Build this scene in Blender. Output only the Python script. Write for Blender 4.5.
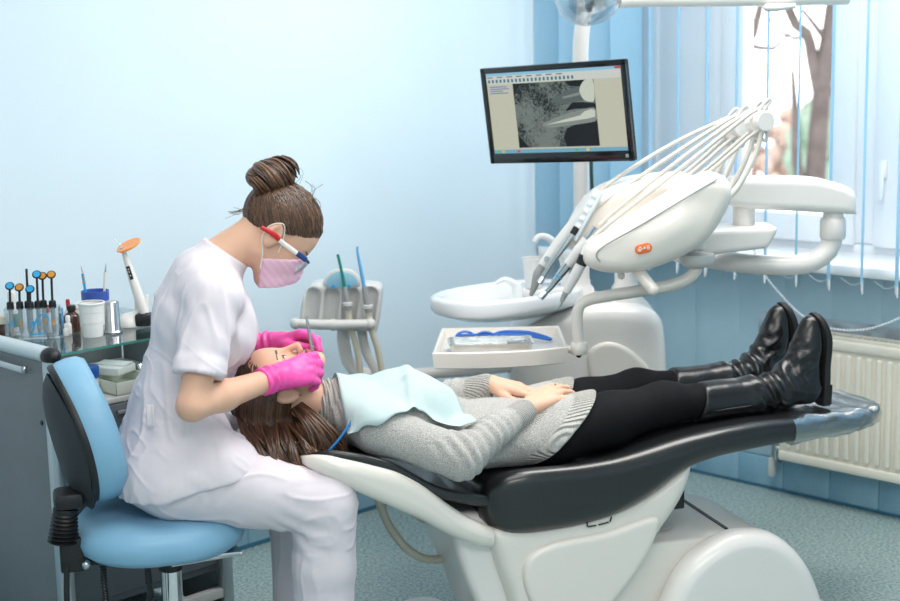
import bpy, bmesh, math, random
import numpy as np
from mathutils import Vector, Matrix
random.seed(7); np.random.seed(7)
for _o in list(bpy.data.objects): bpy.data.objects.remove(_o)
SC = bpy.context.scene
COL = SC.collection
def lin(c):
    c = c/255.0
    return c/12.92 if c <= 0.04045 else ((c+0.055)/1.055)**2.4
def rgb(r, g, b): return (lin(r), lin(g), lin(b), 1.0)

# ------------------------------------------------------------------ camera
cam_d = bpy.data.cameras.new('camera'); cam = bpy.data.objects.new('camera', cam_d); COL.objects.link(cam)
SC.camera = cam
cam_d.lens = 60.0; cam_d.sensor_width = 36.0; cam_d.sensor_fit = 'HORIZONTAL'
PITCH = math.atan(255/1500.0); ROLL = 0.02
_F = Vector((0, math.cos(PITCH), -math.sin(PITCH))); _R = Vector((1, 0, 0)); _U = _R.cross(_F)
_R2 = _R*math.cos(ROLL)-_U*math.sin(ROLL); _U2 = _R2.cross(_F)
_m = Matrix((_R2, _U2, -_F)).transposed().to_4x4(); _m.translation = Vector((0, 0, 1.7))
cam.matrix_world = _m
cam_d.dof.use_dof = True; cam_d.dof.focus_distance = 3.95; cam_d.dof.aperture_fstop = 3.2
cam_d.clip_start = 0.05

# ------------------------------------------------------------------ world, lights, exposure
world = bpy.data.worlds.new('overcast'); SC.world = world; world.use_nodes = True
_bg = world.node_tree.nodes['Background']; _bg.inputs[0].default_value = (1.0, 0.995, 0.985, 1); _bg.inputs[1].default_value = 2.9
def area(name, loc, target, sx, sy, power, col=(1, 1, 1)):
    d = bpy.data.lights.new(name, 'AREA'); d.shape = 'RECTANGLE'; d.size = sx; d.size_y = sy; d.energy = power; d.color = col
    o = bpy.data.objects.new(name, d); COL.objects.link(o); o.location = loc
    o.rotation_euler = (Vector(target)-Vector(loc)).to_track_quat('-Z', 'Y').to_euler()
    return o
area('ceiling_light_panel', (-0.1, 3.1, 2.78), (-0.1, 3.1, 0), 1.8, 1.2, 22, (1, 0.955, 0.905))
area('ceiling_light_panel_behind_camera', (0.3, 0.6, 2.78), (0.3, 0.6, 0), 2.2, 1.4, 60, (1, 0.955, 0.905))
area('ceiling_light_panel_by_window', (1.0, 4.3, 2.78), (1.0, 4.3, 0), 1.4, 1.0, 42, (1, 0.965, 0.925))
area('added_back_wall_fill', (-0.1, 4.75, 2.78), (-0.1, 4.75, 0), 1.4, 0.7, 7, (1, 0.965, 0.925))  # unseen fill light, added to brighten the middle of the back wall
SC.view_settings.view_transform = 'Standard'; SC.view_settings.look = 'None'
SC.view_settings.exposure = 0.24; SC.view_settings.gamma = 1.0; SC.view_settings.use_curve_mapping = False

# ------------------------------------------------------------------ materials
MATS = {}
def mat(name, col, rough=0.5, metal=0.0, spec=0.5, noise=0.0, nscale=20.0, col2=None, bump=0.0, bscale=60.0, coat=0.0, trans=0.0, ior=1.45, alpha=1.0, emit=None, estr=0.0, sss=0.0, sheen=0.0, ramp=(0.35, 0.65), stretch=None, bdetail=3.0):
    m = bpy.data.materials.new(name); m.use_nodes = True; nt = m.node_tree; b = nt.nodes['Principled BSDF']
    b.inputs['Base Color'].default_value = col; b.inputs['Roughness'].default_value = rough; b.inputs['Metallic'].default_value = metal
    b.inputs['Specular IOR Level'].default_value = spec; b.inputs['Coat Weight'].default_value = coat; b.inputs['Coat Roughness'].default_value = 0.08
    b.inputs['Transmission Weight'].default_value = trans; b.inputs['IOR'].default_value = ior; b.inputs['Alpha'].default_value = alpha
    b.inputs['Sheen Weight'].default_value = sheen
    if sss: b.inputs['Subsurface Weight'].default_value = sss; b.inputs['Subsurface Radius'].default_value = (0.012, 0.005, 0.003); b.inputs['Subsurface Scale'].default_value = 1.0
    if emit: b.inputs['Emission Color'].default_value = emit; b.inputs['Emission Strength'].default_value = estr
    tc = nt.nodes.new('ShaderNodeTexCoord'); vec = tc.outputs['Object']
    if stretch:
        mp = nt.nodes.new('ShaderNodeMapping'); mp.inputs['Scale'].default_value = stretch; nt.links.new(vec, mp.inputs['Vector']); vec = mp.outputs['Vector']
    if noise or col2:
        n = nt.nodes.new('ShaderNodeTexNoise'); n.inputs['Scale'].default_value = nscale; n.inputs['Detail'].default_value = 4
        nt.links.new(vec, n.inputs['Vector'])
        r = nt.nodes.new('ShaderNodeValToRGB'); r.color_ramp.elements[0].position = ramp[0]; r.color_ramp.elements[1].position = ramp[1]
        if col2 is None: col2 = tuple(min(1, c*(1-noise)) for c in col[:3])+(1,)
        r.color_ramp.elements[0].color = col2; r.color_ramp.elements[1].color = col
        nt.links.new(n.outputs['Fac'], r.inputs['Fac']); nt.links.new(r.outputs['Color'], b.inputs['Base Color'])
    if bump:
        n2 = nt.nodes.new('ShaderNodeTexNoise'); n2.inputs['Scale'].default_value = bscale; n2.inputs['Detail'].default_value = bdetail
        nt.links.new(vec, n2.inputs['Vector'])
        bp = nt.nodes.new('ShaderNodeBump'); bp.inputs['Strength'].default_value = bump; bp.inputs['Distance'].default_value = 0.01
        nt.links.new(n2.outputs['Fac'], bp.inputs['Height']); nt.links.new(bp.outputs['Normal'], b.inputs['Normal'])
    MATS[name] = m; return m
def wave_bump(m, axis='X', scale=60, strength=0.5, dist=0.004, distort=0.0):
    nt = m.node_tree; b = nt.nodes['Principled BSDF']
    tc = nt.nodes.new('ShaderNodeTexCoord'); w = nt.nodes.new('ShaderNodeTexWave'); w.bands_direction = axis
    w.inputs['Scale'].default_value = scale; w.inputs['Distortion'].default_value = distort; nt.links.new(tc.outputs['Object'], w.inputs['Vector'])
    bp = nt.nodes.new('ShaderNodeBump'); bp.inputs['Strength'].default_value = strength; bp.inputs['Distance'].default_value = dist
    nt.links.new(w.outputs['Fac'], bp.inputs['Height']); nt.links.new(bp.outputs['Normal'], b.inputs['Normal'])
    return m

# ------------------------------------------------------------------ mesh helpers
def mesh(name, V, Fc, smooth=True):
    me = bpy.data.meshes.new(name)
    me.from_pydata([tuple(map(float, v)) for v in V], [], [tuple(int(i) for i in f) for f in Fc]); me.update()
    if smooth: me.polygons.foreach_set('use_smooth', [True]*len(me.polygons))
    return me
def link(name, me, m=None, parent=None, loc=None, rot=None, smooth_angle=None):
    o = bpy.data.objects.new(name, me); COL.objects.link(o)
    if parent is not None: o.parent = parent
    if loc is not None: o.location = loc
    if rot is not None: o.rotation_euler = rot
    if m is not None:
        for mm in (m if isinstance(m, (list, tuple)) else [m]): me.materials.append(mm)
    if smooth_angle: 
        me.set_sharp_from_angle(angle=math.radians(smooth_angle))
    return o
def thing(name, label, cat, loc=(0, 0, 0), rz=0.0, group=None):
    o = bpy.data.objects.new(name, None); COL.objects.link(o); o.location = loc; o.rotation_euler = (0, 0, rz); o.empty_display_size = 0.05
    return tag(o, label, cat, group)
def tag(o, label, cat, group=None):
    o['label'] = label; o['category'] = cat
    if group: o['group'] = group
    return o
def struct(o): o['kind'] = 'structure'; return o
class G:
    """collects shapes that make ONE mesh"""
    def __init__(s): s.bm = bmesh.new()
    def _add(s, V, Fc, M=None):
        vs = [s.bm.verts.new(M @ Vector(v) if M else Vector(v)) for v in V]
        for f in Fc:
            try: s.bm.faces.new([vs[i] for i in f])
            except ValueError: pass
        return s
    def box(s, c, d, bev=0.0, rz=0.0, M=None, seg=2):
        b = bmesh.new(); bmesh.ops.create_cube(b, size=1.0)
        bmesh.ops.scale(b, vec=d, verts=b.verts)
        if bev: bmesh.ops.bevel(b, geom=list(b.edges), offset=bev, segments=seg, affect='EDGES', profile=0.5)
        T = Matrix.Translation(c) @ Matrix.Rotation(rz, 4, 'Z')
        if M is not None: T = M @ T
        bmesh.ops.transform(b, matrix=T, verts=b.verts)
        b.verts.index_update(); V = [v.co.copy() for v in b.verts]; Fc = [[v.index for v in f.verts] for f in b.faces]; b.free()
        return s._add(V, Fc)
    def tube(s, pts, r, n=12, cap=True, smooth=True, step=None, flat=None, M=None):
        V, Fc = tube_geo(pts, r, n, cap, smooth, step, flat); return s._add(V, Fc, M)
    def lathe(s, prof, n=32, M=None, cap=True):
        V, Fc = lathe_geo(prof, n, cap); return s._add(V, Fc, M)
    def loft(s, secs, closed=True, cap=True, M=None):
        V, Fc = loft_geo(secs, closed, cap); return s._add(V, Fc, M)
    def prism(s, outline, d, axis='Y', bev=0.0, M=None, seg=2):
        V, Fc = prism_geo(outline, d, axis, bev, seg); return s._add(V, Fc, M)
    def ball(s, c, r, n=16, M=None):
        r = r if isinstance(r, (tuple, list)) else (r, r, r)
        prof = [(math.sin(t)*1.0, -math.cos(t)) for t in np.linspace(0, math.pi, n//2+1)]
        V, Fc = lathe_geo(prof, n, False); V = [(c[0]+v[0]*r[0], c[1]+v[1]*r[1], c[2]+v[2]*r[2]) for v in V]
        return s._add(V, Fc, M)
    def raw(s, V, Fc, M=None): return s._add(V, Fc, M)
    def build(s, name, m, parent=None, loc=None, rot=None, ang=40, bevel=None):
        bmesh.ops.recalc_face_normals(s.bm, faces=s.bm.faces)
        me = bpy.data.meshes.new(name); s.bm.to_mesh(me); s.bm.free()
        me.polygons.foreach_set('use_smooth', [True]*len(me.polygons))
        return link(name, me, m, parent, loc, rot, ang)
def catmull(pts, rad, step):
    P = [np.array(p, float) for p in pts]; n = len(P)
    if n == 2 : return P, rad
    out = []; ro = []
    for i in range(n-1):
        p0 = P[i-1] if i > 0 else 2*P[0]-P[1]; p3 = P[i+2] if i+2 < n else 2*P[-1]-P[-2]
        L = np.linalg.norm(P[i+1]-P[i]); k = max(2, int(L/step)) if step else 6
        for j in range(k):
            t = j/k; t2 = t*t; t3 = t2*t
            out.append(0.5*((2*P[i])+(-p0+P[i+1])*t+(2*p0-5*P[i]+4*P[i+1]-p3)*t2+(-p0+3*P[i]-3*P[i+1]+p3)*t3))
            ro.append(rad[i]*(1-t)+rad[i+1]*t)
    out.append(P[-1]); ro.append(rad[-1]); return out, ro
def frames(P):
    n = len(P); T = []
    for i in range(n):
        t = P[min(i+1, n-1)]-P[max(i-1, 0)]; T.append(t/(np.linalg.norm(t)+1e-12))
    up = np.array([0, 0, 1.0]) if abs(T[0][2]) < 0.9 else np.array([0, 1.0, 0])
    nrm = up-T[0]*(up@T[0]); nrm /= np.linalg.norm(nrm); out = []
    for t in T:
        nrm = nrm-t*(nrm@t); nrm /= np.linalg.norm(nrm)+1e-12
        out.append((t, nrm, np.cross(t, nrm)))
    return out
def tube_geo(pts, r, n=12, cap=True, smooth=True, step=None, flat=None):
    rad = list(r) if isinstance(r, (list, tuple)) else [r]*len(pts)
    if smooth: P, rad = catmull(pts, rad, step)
    else: P = [np.array(p, float) for p in pts]
    fr = frames(P); V = []; Fc = []
    for (t, a, b), p, q in zip(fr, P, rad):
        for k in range(n):
            an = 2*math.pi*k/n; ca = math.cos(an); sb = math.sin(an)
            V.append(p+a*q*ca*(flat[0] if flat else 1)+b*q*sb*(flat[1] if flat else 1))
    for i in range(len(P)-1):
        for k in range(n):
            Fc.append((i*n+k, i*n+(k+1) % n, (i+1)*n+(k+1) % n, (i+1)*n+k))
    if cap: Fc.append(tuple(range(n))); Fc.append(tuple(range((len(P)-1)*n, len(P)*n)))
    return V, Fc
def lathe_geo(prof, n=32, cap=True):
    V = []; Fc = []; rings = []
    for (r, z) in prof:
        if r < 1e-5: rings.append([len(V)]); V.append((0.0, 0.0, z))
        else:
            rings.append(list(range(len(V), len(V)+n)))
            for k in range(n): V.append((r*math.cos(2*math.pi*k/n), r*math.sin(2*math.pi*k/n), z))
    for A, B in zip(rings[:-1], rings[1:]):
        for k in range(n):
            k2 = (k+1) % n
            if len(A) == 1 and len(B) == 1: break
            if len(A) == 1: Fc.append((A[0], B[k2], B[k]))
            elif len(B) == 1: Fc.append((A[k], A[k2], B[0]))
            else: Fc.append((A[k], A[k2], B[k2], B[k]))
    if cap:
        for q in (rings[0], rings[-1]):
            if len(q) > 1: Fc.append(tuple(q))
    return V, Fc
def loft_geo(secs, closed=True, cap=True):
    n = len(secs[0]); V = [p for s in secs for p in s]; Fc = []
    for i in range(len(secs)-1):
        for k in range(n if closed else n-1):
            Fc.append((i*n+k, i*n+(k+1) % n, (i+1)*n+(k+1) % n, (i+1)*n+k))
    if cap and closed: Fc.append(tuple(range(n))); Fc.append(tuple(range((len(secs)-1)*n, len(secs)*n)))
    return V, Fc
def prism_geo(outline, d, axis='Y', bev=0.0, seg=2):
    """outline: 2D points; extruded from -d/2 to d/2 along axis with rounded rims (inset rings)"""
    P = np.array(outline, float); n = len(P)
    A = 0.5*sum(P[i-1][0]*P[i][1]-P[i][0]*P[i-1][1] for i in range(n))
    if A < 0: P = P[::-1]
    nr = []
    for i in range(n):
        e1 = P[i]-P[i-1]; e2 = P[(i+1) % n]-P[i]
        a = np.array([e1[1], -e1[0]]); b = np.array([e2[1], -e2[0]]); a /= np.linalg.norm(a)+1e-12; b /= np.linalg.norm(b)+1e-12
        v = a+b; v /= max(np.linalg.norm(v), 1e-6); c = max(0.5, v@a); nr.append(v/c)
    nr = np.array(nr); rings = []
    if bev:
        for j in range(seg+1):
            t = math.pi/2*j/seg; rings.append((bev*(1-math.sin(t)), -d/2+bev*(1-math.cos(t))))
        rings += [(a, -b) for a, b in rings[::-1]]
    else: rings = [(0, -d/2), (0, d/2)]
    V = []
    for ins, h in rings:
        for q in P-nr*ins:
            V.append({'Y': (q[0], h, q[1]), 'X': (h, q[0], q[1]), 'Z': (q[0], q[1], h)}[axis])
    Fc = []
    for i in range(len(rings)-1):
        for k in range(n): Fc.append((i*n+k, i*n+(k+1) % n, (i+1)*n+(k+1) % n, (i+1)*n+k))
    Fc.append(tuple(range(n))); Fc.append(tuple(range((len(rings)-1)*n, len(rings)*n)))
    return V, Fc
def smooth_outline(pts, k=6):
    """closed Catmull-Rom through 2D points"""
    P = [np.array(p, float) for p in pts]; n = len(P); out = []
    for i in range(n):
        p0, p1, p2, p3 = P[i-1], P[i], P[(i+1) % n], P[(i+2) % n]
        for j in range(k):
            t = j/k; t2 = t*t; t3 = t2*t
            out.append(0.5*((2*p1)+(-p0+p2)*t+(2*p0-5*p1+4*p2-p3)*t2+(-p0+3*p1-3*p2+p3)*t3))
    return out
def rrect(w, h, r, n=5, c=(0, 0)):
    out = []
    for (sx, sy, a0) in ((1, 1, 0), (-1, 1, 90), (-1, -1, 180), (1, -1, 270)):
        for j in range(n+1):
            a = math.radians(a0+90*j/n); out.append((c[0]+sx*(w/2-r)+r*math.cos(a), c[1]+sy*(h/2-r)+r*math.sin(a)))
    return out
def interp(xs, ys, x): return float(np.interp(x, xs, ys))
def align(p0, p1):
    """matrix putting local +Z from p0 to p1"""
    d = Vector(p1)-Vector(p0); q = d.to_track_quat('Z', 'Y'); return Matrix.Translation(p0) @ q.to_matrix().to_4x4()

# ------------------------------------------------------------------ implicit surfaces (smooth unions on a grid, meshed by surface nets)
def _n3(P, seed=0):
    """smooth value noise at points"""
    i = np.floor(P).astype(np.int64); f = P-i; f = f*f*(3-2*f); out = np.zeros(len(P))
    for dx in (0, 1):
        for dy in (0, 1):
            for dz in (0, 1):
                h = (i[:, 0]+dx)*374761393+(i[:, 1]+dy)*668265263+(i[:, 2]+dz)*2147483647+seed*144665
                h = (h ^ (h >> 13))*1274126177; h = (h ^ (h >> 16)) & 0xffff
                w = (f[:, 0] if dx else 1-f[:, 0])*(f[:, 1] if dy else 1-f[:, 1])*(f[:, 2] if dz else 1-f[:, 2])
                out += w*(h/65535.0)
    return out-0.5
def smin(a, b, k):
    h = np.maximum(k-np.abs(a-b), 0)/k; return np.minimum(a, b)-h*h*k*0.25
class SDF:
    def __init__(s, lo, hi, h):
        s.h = h; s.lo = np.array(lo, float); s.n = np.ceil((np.array(hi)-s.lo)/h).astype(int)+1
        s.f = np.full(tuple(s.n), 0.2, np.float32)
        s.ax = [(s.lo[i]+h*np.arange(s.n[i])).astype(np.float32) for i in range(3)]
    def _sub(s, lo, hi, m):
        a = np.clip(np.floor((np.array(lo)-m-s.lo)/s.h).astype(int), 0, s.n); b = np.clip(np.ceil((np.array(hi)+m-s.lo)/s.h).astype(int)+1, 0, s.n)
        if (b <= a).any(): return None, None
        sl = tuple(slice(a[i], b[i]) for i in range(3))
        X, Y, Z = np.meshgrid(*[s.ax[i][sl[i]] for i in range(3)], indexing='ij')
        return sl, (X, Y, Z)
    def _op(s, sl, d, k, op):
        cur = s.f[sl]; d = d.astype(np.float32)
        if op == 'u': s.f[sl] = smin(cur, d, k) if k > 0 else np.minimum(cur, d)
        elif op == 's': s.f[sl] = -smin(-cur, d, k) if k > 0 else np.maximum(cur, -d)
    def cone(s, a, b, ra, rb, k=0.02, op='u', fl=None):
        """round cone; fl=(direction, factor): thickness along direction is multiplied by factor"""
        a = np.array(a, float); b = np.array(b, float); R = max(ra, rb)*(max(1, fl[1]) if fl else 1)
        sl, X = s._sub(np.minimum(a, b)-R, np.maximum(a, b)+R, k+2*s.h+0.004)
        if sl is None: return s
        px, py, pz = X[0]-a[0], X[1]-a[1], X[2]-a[2]; ba = b-a; sc = 1.0
        if fl:
            dr = np.array(fl[0], float); dr /= np.linalg.norm(dr); g = 1/fl[1]-1
            t = px*dr[0]+py*dr[1]+pz*dr[2]; px, py, pz = px+g*t*dr[0], py+g*t*dr[1], pz+g*t*dr[2]; ba = ba+g*(ba@dr)*dr; sc = min(1.0, fl[1])
        L2 = ba@ba; rr = ra-rb; a2 = max(L2-rr*rr, 1e-9); il2 = 1/max(L2, 1e-9)
        y = px*ba[0]+py*ba[1]+pz*ba[2]; z = y-L2
        x2 = (px*L2-ba[0]*y)**2+(py*L2-ba[1]*y)**2+(pz*L2-ba[2]*y)**2
        y2 = y*y*L2; z2 = z*z*L2; kk = np.sign(rr)*rr*rr*x2
        d = (np.sqrt(x2*a2*il2)+y*rr)*il2-ra
        c1 = np.sign(z)*a2*z2 > kk; c2 = np.sign(y)*a2*y2 < kk
        d = np.where(c1, np.sqrt(x2+z2)*il2-rb, np.where(c2, np.sqrt(x2+y2)*il2-ra, d))
        s._op(sl, d*sc, k, op); return s
    def ell(s, c, r, k=0.02, op='u', R=None):
        c = np.array(c, float); r = np.array(r, float) if not np.isscalar(r) else np.array([r, r, r], float); m = r.max() if R is not None else r
        sl, X = s._sub(c-m, c+m, k+2*s.h+0.004)
        if sl is None: return s
        p = [X[i]-c[i] for i in range(3)]
        if R is not None: p = [p[0]*R[0][i]+p[1]*R[1][i]+p[2]*R[2][i] for i in range(3)]   # R columns = local axes
        k0 = np.sqrt((p[0]/r[0])**2+(p[1]/r[1])**2+(p[2]/r[2])**2); k1 = np.sqrt((p[0]/r[0]**2)**2+(p[1]/r[1]**2)**2+(p[2]/r[2]**2)**2)+1e-9
        s._op(sl, k0*(k0-1)/k1, k, op); return s
    def poly(s, outline, y0, y1, r=0.02, k=0.01, op='u', ax=1):
        """2D outline in the plane of the two other axes, extruded from y0 to y1 with rounding r"""
        P = np.array(outline, float); o = [i for i in range(3) if i != ax]
        A, B = np.meshgrid(s.ax[o[0]], s.ax[o[1]], indexing='ij'); d = np.full(A.shape, 1e9); ins = np.zeros(A.shape, bool)
        for i in range(len(P)):
            a, b = P[i-1], P[i]; e = b-a; wx, wy = A-a[0], B-a[1]; t = np.clip((wx*e[0]+wy*e[1])/(e@e+1e-12), 0, 1)
            d = np.minimum(d, (wx-t*e[0])**2+(wy-t*e[1])**2)
            c = (a[1] > B) != (b[1] > B)
            with np.errstate(divide='ignore', invalid='ignore'): ins ^= c & (A < (b[0]-a[0])*(B-a[1])/(b[1]-a[1]+1e-15)+a[0])
        d = np.sqrt(d)*np.where(ins, -1, 1); d = np.expand_dims(d, ax); sh = [1, 1, 1]; sh[ax] = -1
        w = (np.abs(s.ax[ax]-(y0+y1)/2)-(y1-y0)/2).reshape(sh); a = d+r; b = w+r
        v = np.minimum(np.maximum(a, b), 0)+np.sqrt(np.maximum(a, 0)**2+np.maximum(b, 0)**2)-r
        s._op((slice(None),)*3, v, k, op); return s
    def cut(s, p, nrm, k=0.006):
        """remove the half-space on the side the normal points to"""
        nrm = np.array(nrm, float); nrm /= np.linalg.norm(nrm); p = np.array(p, float)
        X, Y, Z = np.meshgrid(*s.ax, indexing='ij')
        d = (X-p[0])*nrm[0]+(Y-p[1])*nrm[1]+(Z-p[2])*nrm[2]
        s.f = -smin(-s.f, -d.astype(np.float32), k); return s
    def mod(s, fn):
        X, Y, Z = np.meshgrid(*s.ax, indexing='ij'); s.f = fn(X, Y, Z, s.f).astype(np.float32); return s
    def mesh(s):
        f = np.pad(s.f, 1, constant_values=0.2); ins = f < 0; n = np.array(f.shape)
        cs = [(i, j, k) for i in (0, 1) for j in (0, 1) for k in (0, 1)]
        cnt = np.zeros(tuple(n-1), np.int8)
        for i, j, k in cs: cnt += ins[i:n[0]-1+i, j:n[1]-1+j, k:n[2]-1+k]
        act = (cnt > 0) & (cnt < 8); idx = np.full(act.shape, -1, np.int64); I = np.argwhere(act); idx[act] = np.arange(len(I))
        val = {c: f[I[:, 0]+c[0], I[:, 1]+c[1], I[:, 2]+c[2]] for c in cs}
        S = np.zeros((len(I), 3)); W = np.zeros(len(I))
        for c in cs:
            for ax in range(3):
                if c[ax]: continue
                e = list(c); e[ax] = 1; e = tuple(e); va, vb = val[c], val[e]; x = (va < 0) != (vb < 0)
                t = np.where(x, va/np.where(x, va-vb, 1), 0)
                for q in range(3): S[:, q] += np.where(x, c[q]+(t if q == ax else 0), 0)
                W += x
        V = (I+S/W[:, None]-1)*s.h+s.lo
        Fs = []
        for ax in range(3):
            o1, o2 = (ax+1) % 3, (ax+2) % 3
            sh = [slice(None)]*3; a = [slice(0, -1) if q == ax else slice(None) for q in range(3)]; b = [slice(1, None) if q == ax else slice(None) for q in range(3)]
            A = ins[tuple(a)]; B = ins[tuple(b)]; E = np.argwhere(A != B); fl = A[tuple(E.T)]
            ok = (E[:, o1] > 0) & (E[:, o2] > 0) & (E[:, o1] < n[o1]-1) & (E[:, o2] < n[o2]-1); E = E[ok]; fl = fl[ok]
            def g(d1, d2):
                q = E.copy(); q[:, o1] -= d1; q[:, o2] -= d2; return idx[q[:, 0], q[:, 1], q[:, 2]]
            Q = np.stack([g(1, 1), g(0, 1), g(0, 0), g(1, 0)], 1); Q = np.where(fl[:, None], Q, Q[:, ::-1]); Fs.append(Q)
        Q = np.concatenate(Fs); return V, Q[(Q >= 0).all(1)]
def np_mesh(name, V, Q):
    me = bpy.data.meshes.new(name); me.vertices.add(len(V)); me.vertices.foreach_set('co', np.asarray(V, np.float32).ravel())
    k = Q.shape[1]; me.loops.add(len(Q)*k); me.loops.foreach_set('vertex_index', Q.ravel().astype(np.int32))
    me.polygons.add(len(Q)); me.polygons.foreach_set('loop_start', np.arange(0, len(Q)*k, k, dtype=np.int32)); me.polygons.foreach_set('loop_total', np.full(len(Q), k, np.int32))
    me.update(calc_edges=True); me.polygons.foreach_set('use_smooth', np.ones(len(Q), bool)); return me
def relax(V, Q, it=2, lam=0.5):
    n = len(V); E = np.concatenate([Q[:, [0, 1]], Q[:, [1, 2]], Q[:, [2, 3]], Q[:, [3, 0]]]); E = np.concatenate([E, E[:, ::-1]])
    c = np.bincount(E[:, 0], minlength=n).astype(float); c[c == 0] = 1
    for _ in range(it):
        S = np.stack([np.bincount(E[:, 0], weights=V[E[:, 1], i], minlength=n) for i in range(3)], 1)/c[:, None]; V = V+(S-V)*lam
    return V
def normals(V, Q):
    N = np.zeros_like(V); fn = np.cross(V[Q[:, 2]]-V[Q[:, 0]], V[Q[:, 3]]-V[Q[:, 1]])
    for i in range(4):
        for q in range(3): N[:, q] += np.bincount(Q[:, i], weights=fn[:, q], minlength=len(V))
    return N/(np.linalg.norm(N, axis=1)[:, None]+1e-12)
def fit_faces(me, Q, V, tests):
    """material index per face from position tests [(index, fn(centres)->mask)]"""
    c = V[Q].mean(1); mi = np.zeros(len(Q), np.int32)
    for i, fn in tests: mi[fn(c)] = i
    me.polygons.foreach_set('material_index', mi)
def sdf_obj(S, name, mats, parent=None, it=1, disp=None, tests=None):
    V, Q = S.mesh(); V = relax(V, Q, it)
    if disp is not None: V = V+normals(V, Q)*disp(V)[:, None]
    me = np_mesh(name, V, Q); o = link(name, me, mats, parent)
    if tests: fit_faces(me, Q, V, tests)
    return o
# ------------------------------------------------------------------ shared materials
WHITE_PL = mat('white_plastic', rgb(233, 229, 225), 0.28, coat=0.3)
CREAM_PL = mat('cream_plastic', rgb(231, 225, 217), 0.3, coat=0.35)
GREY_PL = mat('light_grey_plastic', rgb(205, 205, 203), 0.35)
MIDGREY = mat('mid_grey_plastic', rgb(150, 152, 152), 0.4)
BLACK_PL = mat('black_plastic', rgb(28, 29, 31), 0.4)
STEEL = mat('brushed_steel', rgb(200, 201, 203), 0.22, metal=1.0)
CHROME = mat('chrome', rgb(225, 226, 228), 0.08, metal=1.0)
CERAMIC = mat('white_ceramic', rgb(230, 231, 232), 0.14, coat=0.6)
# ================================================================== THE ROOM
# room frame: x along the window wall, y outwards through the window, back wall at x = 0
K = Vector((0.532, 6.237, 0.0)); RZ = -math.pi/4
RM = Matrix.Translation(K) @ Matrix.Rotation(RZ, 4, 'Z')
def rw(x, y, z=0.0): return tuple(RM @ Vector((x, y, z)))
def room(g, name, m, parent=None, ang=40):
    if parent is None: return g.build(name, m, None, K, (0, 0, RZ), ang)
    return g.build(name, m, parent, None, None, ang)
WALL_B = mat('pale_blue_wall_paint', rgb(214, 231, 241), 0.6, noise=0.02, nscale=3, bump=0.02, bscale=250)
WALL_W = mat('blue_wall_panel', rgb(178, 207, 220), 0.45, col2=rgb(166, 197, 212), nscale=4)
SKIRT = mat('marbled_blue_skirting', rgb(160, 196, 214), 0.4, col2=rgb(118, 164, 190), nscale=9, ramp=(0.3, 0.7), stretch=(1, 1, 0.35))
SEAL = mat('dark_blue_sealing_strip', rgb(60, 116, 146), 0.5)
FLOOR = mat('speckled_teal_vinyl', rgb(172, 188, 186), 0.42, col2=rgb(116, 142, 144), nscale=95, ramp=(0.40, 0.60))
PVC = mat('white_window_plastic', rgb(240, 242, 245), 0.3)
SILL_M = mat('white_sill', rgb(242, 243, 243), 0.3)
SNOW = mat('snow', rgb(246, 247, 250), 0.8, noise=0.05, nscale=0.6)
BARK = mat('bark', rgb(98, 90, 88), 0.9, noise=0.35, nscale=6, bump=0.6, bscale=14)
GLASSP = mat('window_glass', (1, 1, 1, 1), 0.0, trans=1.0, ior=1.02, spec=0.2)

g = G(); g.box((0, 3.2, -0.05), (9, 12, 0.1))
struct(g.build('floor', FLOOR))
g = G(); g.box((-0.06, -3.4, 1.4), (0.12, 7.2, 2.8))
wall_back = struct(room(g, 'wall_back', WALL_B))
OX0, OX1, OZ0, OZ1, WT = 0.20, 2.9, 0.88, 2.55, 0.30
g = G()
g.box((2.69, WT/2, OZ0/2), (5.62, WT, OZ0)); g.box((2.69, WT/2, (OZ1+2.8)/2), (5.62, WT, 2.8-OZ1))
g.box(((OX0-0.12)/2, WT/2, (OZ0+OZ1)/2), (OX0+0.12, WT, OZ1-OZ0)); g.box(((OX1+5.5)/2, WT/2, (OZ0+OZ1)/2), (5.5-OX1, WT, OZ1-OZ0))
wall_right = struct(room(g, 'wall_right', WALL_W))
g = G(); g.box((2.7, -3.0, 2.85), (5.8, 6.8, 0.1)); struct(room(g, 'ceiling', mat('white_ceiling_paint', rgb(240, 241, 241), 0.8, noise=0.02, nscale=4)))
g = G(); g.box((5.46, -3.1, 1.4), (0.12, 6.6, 2.8)); struct(room(g, 'wall_left', WALL_B))
g = G(); g.box((2.7, -6.26, 1.4), (5.6, 0.12, 2.8)); struct(room(g, 'wall_front', WALL_B))
# the panels that clad the wall under the window: one object each
g = G(); g.box((0, -0.005, 0.50), (0.1992, 0.010, 0.74), 0.0008)
p0 = room(g, 'wall_panel', WALL_W, wall_right); p0.location = (0.12, 0, 0)
for i in range(1, 17):
    c = p0.copy(); COL.objects.link(c); c.location = (0.12+0.2*i, 0, 0)
base_r = G(); base_r.box((1.75, -0.004, 0.01), (3.5, 0.02, 0.02), 0.004)
base_r = struct(room(base_r, 'baseboard_right', SEAL))
g = G(); g.box((0, -0.007, 0.068), (0.198, 0.014, 0.114), 0.002)
p0 = room(g, 'skirting_panel', SKIRT, base_r); p0.location = (0.13, 0, 0)
for i in range(1, 16):
    c = p0.copy(); COL.objects.link(c); c.location = (0.13+0.2*i, 0, 0)
base_b = G(); base_b.box((0.004, -3.4, 0.01), (0.02, 6.8, 0.02), 0.004)
base_b = struct(room(base_b, 'baseboard_back', SEAL))
g = G(); g.box((0.007, 0, 0.125), (0.014, 0.248, 0.22), 0.002)
p0 = room(g, 'skirting_panel', SKIRT, base_b); p0.location = (0, -0.15, 0)
for i in range(1, 18):
    c = p0.copy(); COL.objects.link(c); c.location = (0, -0.15-0.25*i, 0)
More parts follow.
